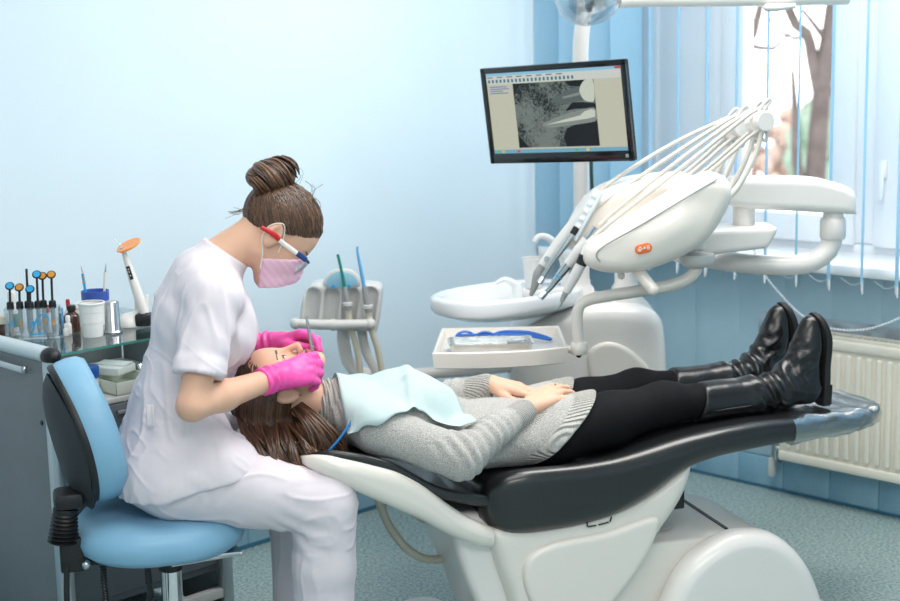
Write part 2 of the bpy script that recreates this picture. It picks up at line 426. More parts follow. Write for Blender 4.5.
# window
win = struct(thing('window_1', '', '', K, RZ)); 
for k_ in ('label', 'category'): del win[k_]
FY = 0.17
def wbox(g, x0, x1, z0, z1, y0, y1, bev=0.006): g.box(((x0+x1)/2, (y0+y1)/2, (z0+z1)/2), (x1-x0, y1-y0, z1-z0), bev); return g
g = G(); wbox(g, OX0, OX0+0.09, OZ0, OZ1, FY, FY+0.07); wbox(g, OX0, OX1, OZ0, OZ0+0.07, FY, FY+0.07); wbox(g, OX0, OX1, OZ1-0.07, OZ1, FY, FY+0.07); wbox(g, OX1-0.09, OX1, OZ0, OZ1, FY, FY+0.07)
room(g, 'window_frame', PVC, win)
g = G(); wbox(g, OX0+0.085, 0.56, OZ0+0.06, OZ1-0.06, FY+0.015, FY+0.05); room(g, 'fixed_panel', PVC, win)
for mx in (0.575, 1.245, 2.05):
    g = G(); wbox(g, mx-0.045, mx+0.045, OZ0+0.07, OZ1-0.07, FY-0.005, FY+0.07); room(g, 'mullion', PVC, win)
for (a, b) in ((0.615, 1.205), (1.285, 2.01), (2.09, OX1-0.085)):
    g = G(); z0, z1 = OZ0+0.062, OZ1-0.062; w_ = 0.105
    for (x0, x1, q0, q1) in ((a, a+w_, z0, z1), (b-w_, b, z0, z1), (a+w_, b-w_, z0, z0+w_), (a+w_, b-w_, z1-w_, z1)): wbox(g, x0, x1, q0, q1, FY-0.022, FY+0.05, 0.008)
    s_ = room(g, 'sash', PVC, win)
    g = G(); wbox(g, a+w_-0.012, b-w_+0.012, z0+w_-0.012, z1-w_+0.012, FY+0.034, FY+0.038, 0); room(g, 'pane', GLASSP, s_)
    g = G(); wbox(g, a+0.03, a+0.055, 1.20, 1.26, FY-0.036, FY-0.02, 0.004); wbox(g, a+0.035, a+0.05, 1.12, 1.25, FY-0.052, FY-0.036, 0.004); room(g, 'handle', PVC, s_)
g = G(); wbox(g, 0.02, 3.3, OZ0-0.005, OZ0+0.035, -0.14, FY, 0.012); struct(room(g, 'trim_1', SILL_M))

# vertical blinds
SLAT = mat('blue_blind_fabric', rgb(196, 229, 244), 0.7, noise=0.04, nscale=300)
def _translucent(m, f=0.45):
    nt = m.node_tree; b = nt.nodes['Principled BSDF']; t = nt.nodes.new('ShaderNodeBsdfTranslucent'); mx = nt.nodes.new('ShaderNodeMixShader'); o = nt.nodes['Material Output']
    src = b.inputs['Base Color'].links[0].from_socket if b.inputs['Base Color'].is_linked else None
    if src: nt.links.new(src, t.inputs['Color'])
    else: t.inputs['Color'].default_value = b.inputs['Base Color'].default_value
    mx.inputs[0].default_value = f; nt.links.new(b.outputs[0], mx.inputs[1]); nt.links.new(t.outputs[0], mx.inputs[2]); nt.links.new(mx.outputs[0], o.inputs['Surface'])
_translucent(SLAT, 0.6)
BY = -0.245
blind = thing('vertical_blind', 'blue vertical fabric blind hanging in front of the window above the radiator', 'blind', K, RZ)
g = G(); g.box((1.65, BY, 2.62), (3.3, 0.045, 0.03), 0.004); g.build('head_rail', PVC, blind)
g = G()
cs = [(x, 0.006*math.cos(x/0.0635*math.pi/2)) for x in np.linspace(-0.0635, 0.0635, 9)]
g.loft([[(x, y, z) for x, y in cs]+[(x, y-0.0012, z) for x, y in cs[::-1]] for z in (0.885, 1.5, 2.1, 2.61)])
slat0 = g.build('slat', SLAT, blind)
g = G(); g.box((0, 0.0, 0.868), (0.112, 0.005, 0.042), 0.002); wt0 = g.build('weight', PVC, slat0)
xs = [(0.075+0.128*i, math.radians(14+(7*i % 5)*3)) for i in range(4)]+[(0.575, math.radians(122))]
xs += [(0.575+0.128*i, math.radians(119.5+d)) for i, d in zip(range(1, 21), [4, 2, 2, 1, 1.5, 4.5, 1.5, 2.5, 3]+[3]*20)]
for i, (x, an) in enumerate(xs):
    if i == 0: s_ = slat0
    else:
        s_ = slat0.copy(); COL.objects.link(s_); w2 = wt0.copy(); COL.objects.link(w2); w2.parent = s_
    s_.location = (x, BY, 0); s_.rotation_euler = (0, 0, an)
CHAIN = mat('white_bead_chain', rgb(226, 230, 234), 0.3)
def beads(pts, r, step, parent, name):
    P, _ = catmull(pts, [r]*len(pts), 0.004); P = np.array(P); L = np.r_[0, np.cumsum(np.linalg.norm(np.diff(P, axis=0), axis=1))]
    g = G(); prof = [(math.sin(t)*r, -math.cos(t)*r) for t in np.linspace(0, math.pi, 5)]
    for s in np.arange(0, L[-1], step):
        c = [np.interp(s, L, P[:, q]) for q in range(3)]; g.lathe(prof, 6, Matrix.Translation(c), False)
    g.tube([tuple(p) for p in P[::3]], r*0.35, 4, smooth=False)
    return g.build(name, CHAIN, parent)
beads([(1.02, BY+0.03, 0.95), (1.05, BY+0.03, 0.879), (1.184, BY+0.04, 0.752), (1.28, BY+0.04, 0.708), (1.366, BY+0.04, 0.698), (1.48, BY+0.04, 0.715), (1.60, BY+0.04, 0.77), (1.75, BY+0.03, 0.87)], 0.0048, 0.0125, blind, 'control_chain')
for i in range(5, len(xs)-4):
    x0, x1 = xs[i][0]+0.02, xs[i+1][0]-0.02
    beads([(x0, BY+0.05, 0.878), ((x0+x1)/2, BY+0.05, 0.858), (x1, BY+0.05, 0.878)], 0.0016, 0.0055, blind, 'link_chain')

# radiator
RADM = mat('cream_radiator_enamel', rgb(233, 228, 214), 0.32)
rad = thing('radiator', 'cream ribbed panel radiator on the wall under the window', 'radiator', rw(1.06, -0.09, 0.15), RZ)
RL, RH = 1.25, 0.485
g = G(); g.box((RL/2, 0.004, RH/2), (RL, 0.012, RH), 0.004); g.box((RL/2, 0.06, RH/2), (RL-0.02, 0.012, RH-0.02), 0.004)
for z in (0.0, RH): g.box((RL/2, -0.001, 0.02 if z == 0 else RH-0.02), (RL, 0.022, 0.036), 0.008)
g.box((0.006, 0.035, RH/2), (0.012, 0.075, RH), 0.003); g.box((RL-0.006, 0.035, RH/2), (0.012, 0.075, RH), 0.003)
g.build('panel', RADM, rad)
g = G(); o_ = rrect(0.022, RH-0.10, 0.010, 4, (0, RH/2)); g.prism(o_, 0.016, 'Y', 0.006, seg=3); rib0 = g.build('rib', RADM, rad); rib0.location = (0.04, -0.005, 0)
for i in range(1, 30):
    c = rib0.copy(); COL.objects.link(c); c.location = (0.04+0.0403*i, -0.005, 0)
g = G()
for i in range(60): g.box((0.02+i*0.0205, 0.035, RH+0.004), (0.006, 0.058, 0.008))
g.box((RL/2, 0.006, RH+0.006), (RL, 0.010, 0.014), 0.003); g.box((RL/2, 0.066, RH+0.006), (RL, 0.010, 0.014), 0.003)
g.build('top_grille', RADM, rad)
g = G(); g.tube([(0.0, 0.035, 0.03), (-0.04, 0.035, 0.03)], 0.012, 10); g.tube([(-0.04, 0.035, 0.0), (-0.04, 0.035, 0.06)], 0.014, 10); g.tube([(-0.04, 0.035, 0.0), (-0.04, 0.05, -0.02), (-0.04, 0.085, -0.03)], 0.008, 8); g.build('valve', STEEL, rad)
g = G(); g.box((0.1, 0.08, 0.30), (0.04, 0.02, 0.04), 0.003); g.build('bracket', RADM, rad)
g = G(); g.box((1.1, 0.08, 0.30), (0.04, 0.02, 0.04), 0.003); g.build('bracket', RADM, rad)
FOIL = mat('crumpled_silver_foil', rgb(188, 198, 204), 0.35, metal=0.8, noise=0.4, nscale=14, bump=0.5, bscale=18)
fo = G(); fo.box((1.60, -0.0125, 0.45), (1.38, 0.003, 0.48), 0.001)
tag(room(fo, 'reflector_foil', FOIL), 'crumpled silver reflector foil on the wall behind the radiator', 'foil')
pl = thing('hanging_cable', 'short grey cable with an inline plug dangling left of the radiator', 'cable', rw(1.0, -0.03, 0), RZ)
g = G(); g.tube([(-0.06, 0.008, 0.26), (-0.02, -0.004, 0.25), (0.0, -0.01, 0.2), (0.0, -0.01, 0.13)], 0.004, 8); g.build('cord', GREY_PL, pl)
g = G(); g.box((0, -0.012, 0.10), (0.026, 0.022, 0.075), 0.006); g.build('plug', GREY_PL, pl)

# outside: snow, trees, shrub
g = G(); g.box((6, 40, -1.25), (160, 74, 0.1)); tag(room(g, 'snowy_ground', SNOW), 'white snow covering the ground outside the window', 'snow')
def tree(limbs, label, loc):
    t = thing('bare_tree', label, 'tree', loc)
    g = G()
    for pts, r in limbs[:1]: g.tube(pts, r, 10, step=0.2)
    tr = g.build('trunk', BARK, t)
    for pts, r in limbs[1:]:
        g = G(); g.tube(pts, r, 8, step=0.2); g.build('branch', BARK, t)
    return t
tb = (3.55, 14.55, -1.2)
tree([([(0.0, 0, 0), (0.02, 0, 1.5), (0.06, 0, 2.3), (0.10, 0, 2.75), (0.2, 0.1, 3.3), (0.3, 0.2, 5)], [0.12, 0.10, 0.09, 0.085, 0.08, 0.06]),
      ([(0.06, 0, 2.35), (-0.03, 0.0, 2.7), (-0.09, 0, 2.95), (-0.28, 0.1, 3.25), (-0.35, 0.1, 4.6)], [0.075, 0.06, 0.055, 0.045, 0.03]),
      ([(0.2, 0.1, 3.3), (0.4, 0.1, 3.5), (0.7, 0.1, 3.55)], [0.05, 0.04, 0.02]),
      ([(0.08, 0, 2.9), (-0.12, 0, 3.15), (-0.2, 0, 3.2)], [0.03, 0.02, 0.01]), ([(-0.09, 0, 2.95), (-0.2, 0, 2.9), (-0.38, 0, 3.0), (-0.5, 0, 3.2)], [0.025, 0.02, 0.015, 0.006]), ([(0.05, 0, 2.2), (0.2, 0, 2.45), (0.3, 0, 2.8)], [0.025, 0.018, 0.008]), ([(0.12, 0, 3.0), (0.3, 0, 2.9), (0.45, 0, 3.0)], [0.022, 0.016, 0.006]), ([(-0.25, 0.1, 3.2), (-0.45, 0.1, 3.35), (-0.6, 0.1, 3.3)], [0.02, 0.014, 0.006]),
      ([(-0.02, 0, 1.2), (-0.16, 0, 1.7), (-0.18, 0, 2.1), (-0.22, 0, 2.6)], [0.06, 0.05, 0.04, 0.02])],
     'bare forked tree in the snow outside the window', tb)
tb = (3.0, 16.2, -1.2)
tree([([(-0.3, 0, 0), (-0.28, 0, 1.5), (-0.24, 0, 2.6), (-0.1, 0, 3.2), (0.1, 0, 4.6)], [0.14, 0.12, 0.1, 0.09, 0.05]),
      ([(-0.25, 0, 2.55), (0.1, 0, 2.75), (0.28, 0, 2.95), (0.4, 0, 3.5)], [0.06, 0.05, 0.05, 0.03]),
      ([(-0.2, 0, 2.9), (-0.5, 0, 3.1), (-0.7, 0, 3.6)], [0.05, 0.04, 0.02]),
      ([(0.2, 0, 2.85), (0.5, 0, 2.8), (0.7, 0, 3.0)], [0.03, 0.025, 0.01])],
     'bare curved tree further back outside the window', tb)
LEAF = mat('dusty_evergreen', rgb(100, 128, 108), 0.8, col2=rgb(150, 168, 156), nscale=3)
BRICK = mat('brown_hedge', rgb(150, 128, 116), 0.9, col2=rgb(180, 164, 154), nscale=1.2)
def shrub(name, label, loc, r, h, m, n, seed, cat):
    rn = np.random.RandomState(seed); g = G()
    for i in range(n):
        a = rn.rand()*6.283; q = math.sqrt(rn.rand())*r; z = h*(0.1+0.85*rn.rand()); q *= (1-0.6*(z/h)**2)
        g.ball((q*math.cos(a), q*math.sin(a), z), (0.1+0.12*rn.rand(), 0.1+0.12*rn.rand(), 0.1+0.14*rn.rand()), 8)
    return tag(g.build(name, m, None, loc), label, cat)
shrub('evergreen_shrub', 'dusty green evergreen shrub behind the forked tree outside', (3.99, 16.3, -1.2), 0.38, 2.3, LEAF, 60, 3, 'shrub')
shrub('brown_hedge', 'pinkish brown clipped hedge across the snow outside the window', (5.6, 25.5, -1.2), 1.5, 1.7, BRICK, 110, 21, 'hedge')
# ================================================================== DENTAL CHAIR  (frame: u along the body towards the feet, v away from the camera, z up)
CO = Vector((0.263, 4.15, 0.0)); CA = math.radians(16)
CM = Matrix.Translation(CO) @ Matrix.Rotation(CA, 4, 'Z')
LEATHER = mat('black_leather', rgb(24, 25, 27), 0.30, spec=0.7, bump=0.05, bscale=260, coat=0.25)
FILM = bpy.data.materials.new('clear_plastic_film'); FILM.use_nodes = True
def clear_mat(m, tint=(1, 1, 1, 1), refl=0.25, rough=0.06, bump=0.0, bscale=12):
    nt = m.node_tree; nt.nodes.clear(); o = nt.nodes.new('ShaderNodeOutputMaterial'); mx = nt.nodes.new('ShaderNodeMixShader'); t = nt.nodes.new('ShaderNodeBsdfTransparent'); gl = nt.nodes.new('ShaderNodeBsdfGlossy')
    lw = nt.nodes.new('ShaderNodeLayerWeight'); pw = nt.nodes.new('ShaderNodeMath'); pw.operation = 'POWER'; pw.inputs[1].default_value = 4.0; fr = nt.nodes.new('ShaderNodeMath'); fr.operation = 'MULTIPLY'; fr.inputs[1].default_value = 0.8; nt.links.new(lw.outputs['Facing'], pw.inputs[0]); nt.links.new(pw.outputs[0], fr.inputs[0]); ad = nt.nodes.new('ShaderNodeMath'); ad.operation = 'ADD'; ad.use_clamp = True; ad.inputs[1].default_value = refl
    t.inputs['Color'].default_value = tint; gl.inputs['Roughness'].default_value = rough; nt.links.new(fr.outputs[0], ad.inputs[0]); nt.links.new(ad.outputs[0], mx.inputs[0])
    nt.links.new(t.outputs[0], mx.inputs[1]); nt.links.new(gl.outputs[0], mx.inputs[2]); nt.links.new(mx.outputs[0], o.inputs['Surface'])
    if bump:
        tc = nt.nodes.new('ShaderNodeTexCoord'); n = nt.nodes.new('ShaderNodeTexNoise'); n.inputs['Scale'].default_value = bscale; n.inputs['Detail'].default_value = 5; n.inputs['Distortion'].default_value = 1.5
        nt.links.new(tc.outputs['Object'], n.inputs['Vector']); bp = nt.nodes.new('ShaderNodeBump'); bp.inputs['Strength'].default_value = bump; bp.inputs['Distance'].default_value = 0.02
        nt.links.new(n.outputs['Fac'], bp.inputs['Height']); nt.links.new(bp.outputs['Normal'], gl.inputs['Normal'])
    return m
clear_mat(FILM, (0.95, 0.96, 0.97, 1), 0.40, 0.22, 0.5, 7)
clear_mat(GLASSP, (1, 1, 1, 1), 0.0, 0.0)
def sect(u, w, zt, zb, r, dish=0.0, n=5, sub=6, vo=0.0):
    """rounded-rectangle section in (v,z) with a dished top"""
    h = zt-zb; r = min(r, h*0.499, w*0.9); pts = []
    base = rrect(2*w, h, r, n, (0, (zt+zb)/2))
    # order: starts right-top corner; between corner groups add straight samples on top
    out = []
    m = n+1
    for gi in range(4):
        out += base[gi*m:(gi+1)*m]
        a = np.array(base[(gi+1)*m-1]); b = np.array(base[((gi+1) % 4)*m])
        for j in range(1, sub): out.append(tuple(a+(b-a)*j/sub))
    for (v, z) in out:
        f = max(0, (z-zb)/h) if h > 0 else 0
        pts.append((u, v+vo, z-dish*f*(1-(v/w)**2)**1.0))
    return pts
def tab(us, *cols):
    """table interpolated smoothly (pchip-like via catmull on dense linear)"""
    return lambda u: [interp(us, c, u) for c in cols]
def smooth_tab(us, cols, nn):
    U = np.linspace(us[0], us[-1], nn); out = [U]
    for c in cols:
        y = np.interp(U, us, c); k = max(1, nn//(len(us)*3))
        for _ in range(3):
            yp = np.r_[[2*y[0]-y[i] for i in range(k, 0, -1)], y, [2*y[-1]-y[-2-i] for i in range(k)]]; y = np.convolve(yp, np.ones(2*k+1)/(2*k+1), 'valid')
        out.append(y)
    return np.array(out).T
chair = thing('dental_chair', 'reclined dental chair with black leather cushions and cream shell on a floor base', 'dental chair', CO, CA)
# seat and leg cushion, one long black upholstery
us = [-0.26, -0.245, -0.21, -0.15, 0.0, 0.12, 0.22, 0.32, 0.42, 0.55, 0.68, 0.80, 0.90, 0.97, 1.02, 1.05, 1.066]
wv = [0.22, 0.25, 0.262, 0.27, 0.27, 0.27, 0.27, 0.268, 0.262, 0.25, 0.236, 0.218, 0.19, 0.155, 0.115, 0.075, 0.02]
zt = [0.53, 0.565, 0.583, 0.596, 0.594, 0.598, 0.612, 0.632, 0.642, 0.648, 0.645, 0.638, 0.630, 0.622, 0.614, 0.607, 0.598]
zb = [0.44, 0.415, 0.40, 0.395, 0.40, 0.42, 0.465, 0.53, 0.555, 0.565, 0.572, 0.575, 0.578, 0.58, 0.582, 0.585, 0.59]
ds = [0.03, 0.04, 0.05, 0.06, 0.06, 0.045, 0.025, 0.02, 0.018, 0.014, 0.01, 0.008, 0.006, 0.004, 0.002, 0, 0]
S = smooth_tab(us, [wv, zt, zb, ds], 70)
def cush_secs(S, r, grow=0.0, u0=-9):
    return [sect(u, w+grow, a+grow, b-grow, r, d) for u, w, a, b, d in S if u >= u0]
g = G(); g.loft(cush_secs(S, 0.05)); g.build('seat_cushion', LEATHER, chair, ang=60)
S2 = [list(r) for r in S]; S2[-1][0] += 0.004
secs = [sect(u, w+0.005, a+0.004, b-0.005, 0.05, d) for u, w, a, b, d in S2 if u >= 0.655]
for s in secs:   # loose crinkled film
    for i, (u, v, z) in enumerate(s):
        k = 0.004*math.sin(u*61+v*23)+0.003*math.sin(v*90+u*17); s[i] = (u, v*(1+0.012*math.sin(u*40)), z+max(-0.002, k) if z > 0.6 else z-abs(k))
g = G(); g.loft(secs); g.build('plastic_foot_cover', FILM, chair, ang=60)
# backrest: cushion and shell
us = [-0.725, -0.705, -0.65, -0.58, -0.50, -0.44, -0.38, -0.32, -0.26, -0.20]
zt = [0.664, 0.688, 0.690, 0.674, 0.645, 0.60, 0.565, 0.545, 0.528, 0.51]
wv = [0.18, 0.215, 0.24, 0.25, 0.252, 0.252, 0.25, 0.248, 0.24, 0.22]
S = smooth_tab(us, [zt, wv], 40)
g = G(); g.loft([sect(u, w, z-0.008, z-0.045, 0.016, 0.04 if u < -0.3 else 0.03) for u, z, w in S]); g.build('backrest_cushion', LEATHER, chair, ang=60)
us = [-0.735, -0.715, -0.67, -0.60, -0.50, -0.43, -0.38, -0.33, -0.28, -0.235]
zt = [0.660, 0.672, 0.674, 0.656, 0.622, 0.578, 0.530, 0.488, 0.455, 0.430]
zb = [0.636, 0.622, 0.602, 0.560, 0.505, 0.468, 0.432, 0.402, 0.378, 0.366]
wv = [0.19, 0.232, 0.258, 0.268, 0.27, 0.27, 0.27, 0.268, 0.264, 0.25]
S = smooth_tab(us, [zt, zb, wv], 44)
g = G(); g.loft([sect(u, w, a, b, 0.04, 0.03) for u, a, b, w in S]); g.build('backrest_shell', CREAM_PL, chair, ang=60)
# headrest
us = [-0.955, -0.94, -0.90, -0.84, -0.78, -0.73, -0.70]
zt = [0.675, 0.695, 0.703, 0.695, 0.685, 0.680, 0.675]; zb = [0.665, 0.650, 0.637, 0.632, 0.630, 0.635, 0.645]; wv = [0.07, 0.105, 0.135, 0.148, 0.148, 0.14, 0.12]
S = smooth_tab(us, [zt, zb, wv], 26)
g = G(); g.loft([sect(u, w, a-0.018, b, 0.03, 0.02) for u, a, b, w in S]); g.build('headrest_shell', CREAM_PL, chair, ang=60)
g = G(); g.loft([sect(u, w*0.93, a+0.006, a-0.022, 0.014, 0.025) for u, a, b, w in S]); g.build('headrest_pad', CREAM_PL, chair, ang=60)
# seat carrier: cream shell under the seat, narrowing to the column
CARR = smooth_outline([(-0.235, 0.42), (-0.10, 0.415), (0.06, 0.43), (0.20, 0.465), (0.335, 0.545), (0.352, 0.53), (0.325, 0.45), (0.26, 0.36), (0.18, 0.26), (0.09, 0.165), (-0.0, 0.06), (-0.14, 0.05), (-0.19, 0.22), (-0.225, 0.33)], 5)
S = SDF((-0.28, -0.30, 0.0), (0.40, 0.30, 0.60), 0.007); S.poly(CARR, -0.25, 0.25, 0.045); sdf_obj(S, 'seat_carrier', [CREAM_PL], chair, 1)
out = smooth_outline([(-0.158, 0.29), (-0.135, 0.345), (-0.06, 0.372), (0.08, 0.384), (0.19, 0.408), (0.238, 0.405), (0.225, 0.345), (0.17, 0.26), (0.08, 0.16), (0.0, 0.10), (-0.08, 0.12), (-0.138, 0.21)], 5)
S = SDF((-0.2, -0.29, 0.05), (0.27, -0.20, 0.45), 0.004); S.poly(out, -0.268, -0.22, 0.016); sdf_obj(S, 'side_cover', [CREAM_PL], chair, 1)
out = smooth_outline([(-0.325, 0.45), (-0.25, 0.455), (-0.19, 0.42), (-0.165, 0.30), (-0.15, 0.06), (-0.20, 0.02), (-0.255, 0.16), (-0.305, 0.29), (-0.33, 0.40)], 5)
S = SDF((-0.37, -0.24, 0.0), (-0.11, 0.24, 0.50), 0.007); S.poly(out, -0.20, 0.20, 0.03); sdf_obj(S, 'column_cover', [WHITE_PL], chair, 1)
g = G()
for a, b in (((0.028, 0.418), (0.030, 0.404)), ((0.031, 0.403), (0.055, 0.404)), ((0.062, 0.405), (0.092, 0.409)), ((0.096, 0.41), (0.10, 0.424))):
    g.tube([(a[0], -0.2525, a[1]), (b[0], -0.2525, b[1])], 0.0022, 6)
o_ = g.build('latch_mark', BLACK_PL, chair); o_['kind'] = 'stuff'
g = G(); g.lathe([(0.012, 0), (0.012, 0.002)], 16, Matrix.Translation((-0.245, -0.1955, 0.225)) @ Matrix.Rotation(math.pi/2, 4, 'X')); g.build('emblem', MIDGREY, chair)
# base on the floor
g = G(); g.box((0.245, 0.0, 0.16), (0.50, 0.42, 0.315), 0.012, seg=4); g.build('base_cover', CREAM_PL, chair, ang=50)
g = G(); g.box((0.38, 0.0, 0.01), (0.98, 0.5, 0.02), 0.008); g.build('floor_plate', CREAM_PL, chair)
g = G(); g.box((0.492, 0.02, 0.3175), (0.012, 0.36, 0.003)); g.build('cover_slot', BLACK_PL, chair)
out = smooth_outline([(0.215, 0.01), (0.25, 0.15), (0.315, 0.26), (0.41, 0.325), (0.50, 0.342), (0.60, 0.315), (0.69, 0.225), (0.745, 0.10), (0.76, 0.01), (0.6, 0.006), (0.4, 0.006)], 6)
S = SDF((0.17, -0.33, 0.0), (0.80, -0.16, 0.37), 0.006); S.poly(out, -0.295, -0.19, 0.045); sdf_obj(S, 'motor_dome', [WHITE_PL], chair, 1)
g = G(); us = np.linspace(0, 1, 14); g.loft([[(0.496+0.27*math.sin(t*math.pi/2), v, max(0.02, z)) for v, z in rrect(0.42, 2*(0.02+0.2975*math.cos(t*math.pi/2)), 0.012, 4)] for t in us]); g.build('rear_cover', CREAM_PL, chair, ang=50)
g = G(); g.lathe([(0.0, 0), (0.034, 0.0), (0.042, 0.006), (0.046, 0.012), (0.040, 0.013)], 24, Matrix.Translation((0.315, -0.075, 0.312))); g.build('recessed_cup', GREY_PL, chair)
g = G(); g.box((0.345, -0.14, 0.46), (0.035, 0.035, 0.14), 0.004); g.box((0.335, -0.16, 0.42), (0.03, 0.05, 0.04), 0.006); g.build('lift_strut', BLACK_PL, chair)
HOSE = mat('beige_hose', rgb(206, 200, 184), 0.4)
g = G(); g.tube([(-0.52, 0.10, 0.60), (-0.475, 0.1, 0.45), (-0.44, 0.1, 0.35), (-0.38, 0.1, 0.265), (-0.31, 0.10, 0.232), (-0.22, 0.10, 0.245), (-0.15, 0.1, 0.30)], 0.0125, 12, step=0.02)
hz = g.build('hose', HOSE, chair)
g = G(); g.tube([(-0.40, 0.22, 0.42), (-0.34, 0.22, 0.345), (-0.29, 0.22, 0.31), (-0.22, 0.22, 0.30), (-0.15, 0.2, 0.32)], 0.011, 12, step=0.02); g.build('hose', HOSE, chair)
g = G(); g.lathe([(0.0, 0.03), (0.06, 0.03), (0.075, 0.022), (0.085, 0.0)], 28, Matrix.Translation((-0.27, 0.06, 0.0))); tag(g.build('foot_pedal', GREY_PL, None, CM @ Vector((-0.03, 0.22, 0.0)), (0, 0, CA)), 'round grey foot pedal on the floor beside the chair column', 'foot pedal')
# ================================================================== PEOPLE: shared builders
SKIN = mat('skin', rgb(226, 180, 154), 0.48, spec=0.35, noise=0.05, nscale=14, sss=0.12)
LIP = mat('lips', rgb(196, 112, 104), 0.4, sss=0.1)
BROW = mat('brow_hair', rgb(96, 70, 54), 0.7)
EYEW = mat('eye_white', rgb(206, 198, 190), 0.2)
IRIS = mat('iris', rgb(70, 74, 62), 0.15)
NAIL = mat('dark_nail_polish', rgb(92, 36, 40), 0.2, coat=0.6)
HAIR = mat('brown_hair', rgb(116, 84, 62), 0.38, col2=rgb(58, 40, 30), nscale=30, spec=0.6, ramp=(0.3, 0.7))
HAIR2 = mat('dark_brown_hair', rgb(112, 82, 62), 0.38, col2=rgb(56, 39, 30), nscale=26, spec=0.6, ramp=(0.3, 0.7))
def per_strand(m, c0, c1):
    nt = m.node_tree; b = nt.nodes['Principled BSDF']; ge = nt.nodes.new('ShaderNodeNewGeometry'); r = nt.nodes.new('ShaderNodeValToRGB')
    r.color_ramp.elements[0].color = c0; r.color_ramp.elements[1].color = c1; nt.links.new(ge.outputs['Random Per Island'], r.inputs['Fac']); nt.links.new(r.outputs['Color'], b.inputs['Base Color']); return m
HAIR_S = per_strand(mat('brown_hair_strands', rgb(116, 84, 62), 0.36, spec=0.6), rgb(40, 27, 20), rgb(116, 82, 60))
HAIR2_S = per_strand(mat('dark_brown_hair_strands', rgb(104, 76, 58), 0.36, spec=0.6), rgb(36, 25, 19), rgb(108, 76, 56))
def unit(v): v = np.array(v, float); return v/np.linalg.norm(v)
def basis(F, U):
    """columns forward, left, up"""
    F = unit(F); U = np.array(U, float); U = unit(U-F*(U@F)); L = np.cross(U, F); return np.stack([F, L, U], 1)
class Frame:
    def __init__(s, C, B, sc=1.0): s.C = np.array(C, float); s.B = B; s.s = sc
    def __call__(s, x, y, z): return s.C+s.B@(np.array([x, y, z], float)*s.s)
    def inv(s, P): return ((np.asarray(P)-s.C)@s.B)/s.s
def add_head(S, f):
    B = f.B; sc = f.s
    def E(c, r, k=0.02, op='u', R=B): S.ell(f(*c), np.array(r)*sc, k*sc, op, R)
    def Cn(a, b, ra, rb, k=0.02, op='u', fl=None): S.cone(f(*a), f(*b), ra*sc, rb*sc, k*sc, op, fl)
    E((-0.010, 0, 0.032), (0.094, 0.073, 0.083)); E((0.030, 0, 0.032), (0.056, 0.061, 0.062), 0.03); E((0.034, 0, -0.030), (0.049, 0.056, 0.066), 0.03)
    for q in (-1, 1):
        Cn((0.010, q*0.044, -0.056), (0.068, q*0.012, -0.094), 0.018, 0.015, 0.03)
        E((0.055, q*0.039, -0.026), (0.026, 0.020, 0.023), 0.025)
        Cn((0.079, q*0.010, 0.021), (0.064, q*0.044, 0.020), 0.008, 0.008, 0.016)
        E((0.094, q*0.031, 0.001), (0.016, 0.018, 0.011), 0.012, 's')
        E((0.0735, q*0.031, 0.0), (0.0140, 0.0165, 0.0112), 0.004)
        E((0.0955, q*0.011, -0.044), (0.010, 0.0075, 0.008), 0.008)
        Re = np.stack([B@unit((1, 0, 0.25)), B@np.array([0, 1.0, 0]), B@unit((-0.25, 0, 1))], 1)
        E((-0.012, q*0.078, -0.012), (0.021, 0.011, 0.034), 0.006, 'u', Re)
        E((-0.008, q*0.091, -0.006), (0.013, 0.010, 0.022), 0.003, 's', Re)
        E((-0.001, q*0.081, -0.016), (0.005, 0.006, 0.009), 0.004, 'u', Re)
    E((0.073, 0, -0.095), (0.017, 0.021, 0.015), 0.022)
    Cn((0.084, 0, 0.012), (0.1085, 0, -0.035), 0.0065, 0.0088, 0.014)
    E((0.0885, 0, -0.0655), (0.012, 0.023, 0.0058), 0.004); E((0.0865, 0, -0.0765), (0.0125, 0.021, 0.0066), 0.004)
def face_tests(f):
    def lip(c): p = f.inv(c); return (p[:, 0] > 0.088) & (((p[:, 1]/0.022)**2+((p[:, 2]+0.071)/0.0115)**2) < 1)
    def brow(c): p = f.inv(c); y = np.abs(p[:, 1]); return (p[:, 0] > 0.045) & (y > 0.012) & (y < 0.048) & (np.abs(p[:, 2]-(0.0225+0.12*(y-0.012)-2.6*(y-0.012)**2)) < 0.0034-0.05*(y-0.012))
    def eye(c): p = f.inv(c); y = np.abs(p[:, 1])-0.031; return (p[:, 0] > 0.072) & ((y/0.0115)**2+(p[:, 2]/0.0038)**2 < 1)
    def iris(c): p = f.inv(c); y = np.abs(p[:, 1])-0.030; return (p[:, 0] > 0.072) & (y**2+p[:, 2]**2 < 0.0053**2) & (np.abs(p[:, 2]) < 0.0048)
    def lash(c): p = f.inv(c); y = np.abs(p[:, 1])-0.031; q = (y/0.0150)**2+((p[:, 2]-0.001)/0.0070)**2; return (p[:, 0] > 0.068) & (q < 1) & (p[:, 2] > 0.0032)
    return [(1, lip), (2, brow), (2, lash), (3, eye), (4, iris)]
FING = {'i': ((0.085, 0.026, 0.0), (0.040, 0.024, 0.019)), 'm': ((0.088, 0.006, 0.003), (0.043, 0.027, 0.020)), 'r': ((0.083, -0.013, 0.001), (0.040, 0.025, 0.020)), 'l': ((0.074, -0.030, -0.004), (0.031, 0.019, 0.017))}
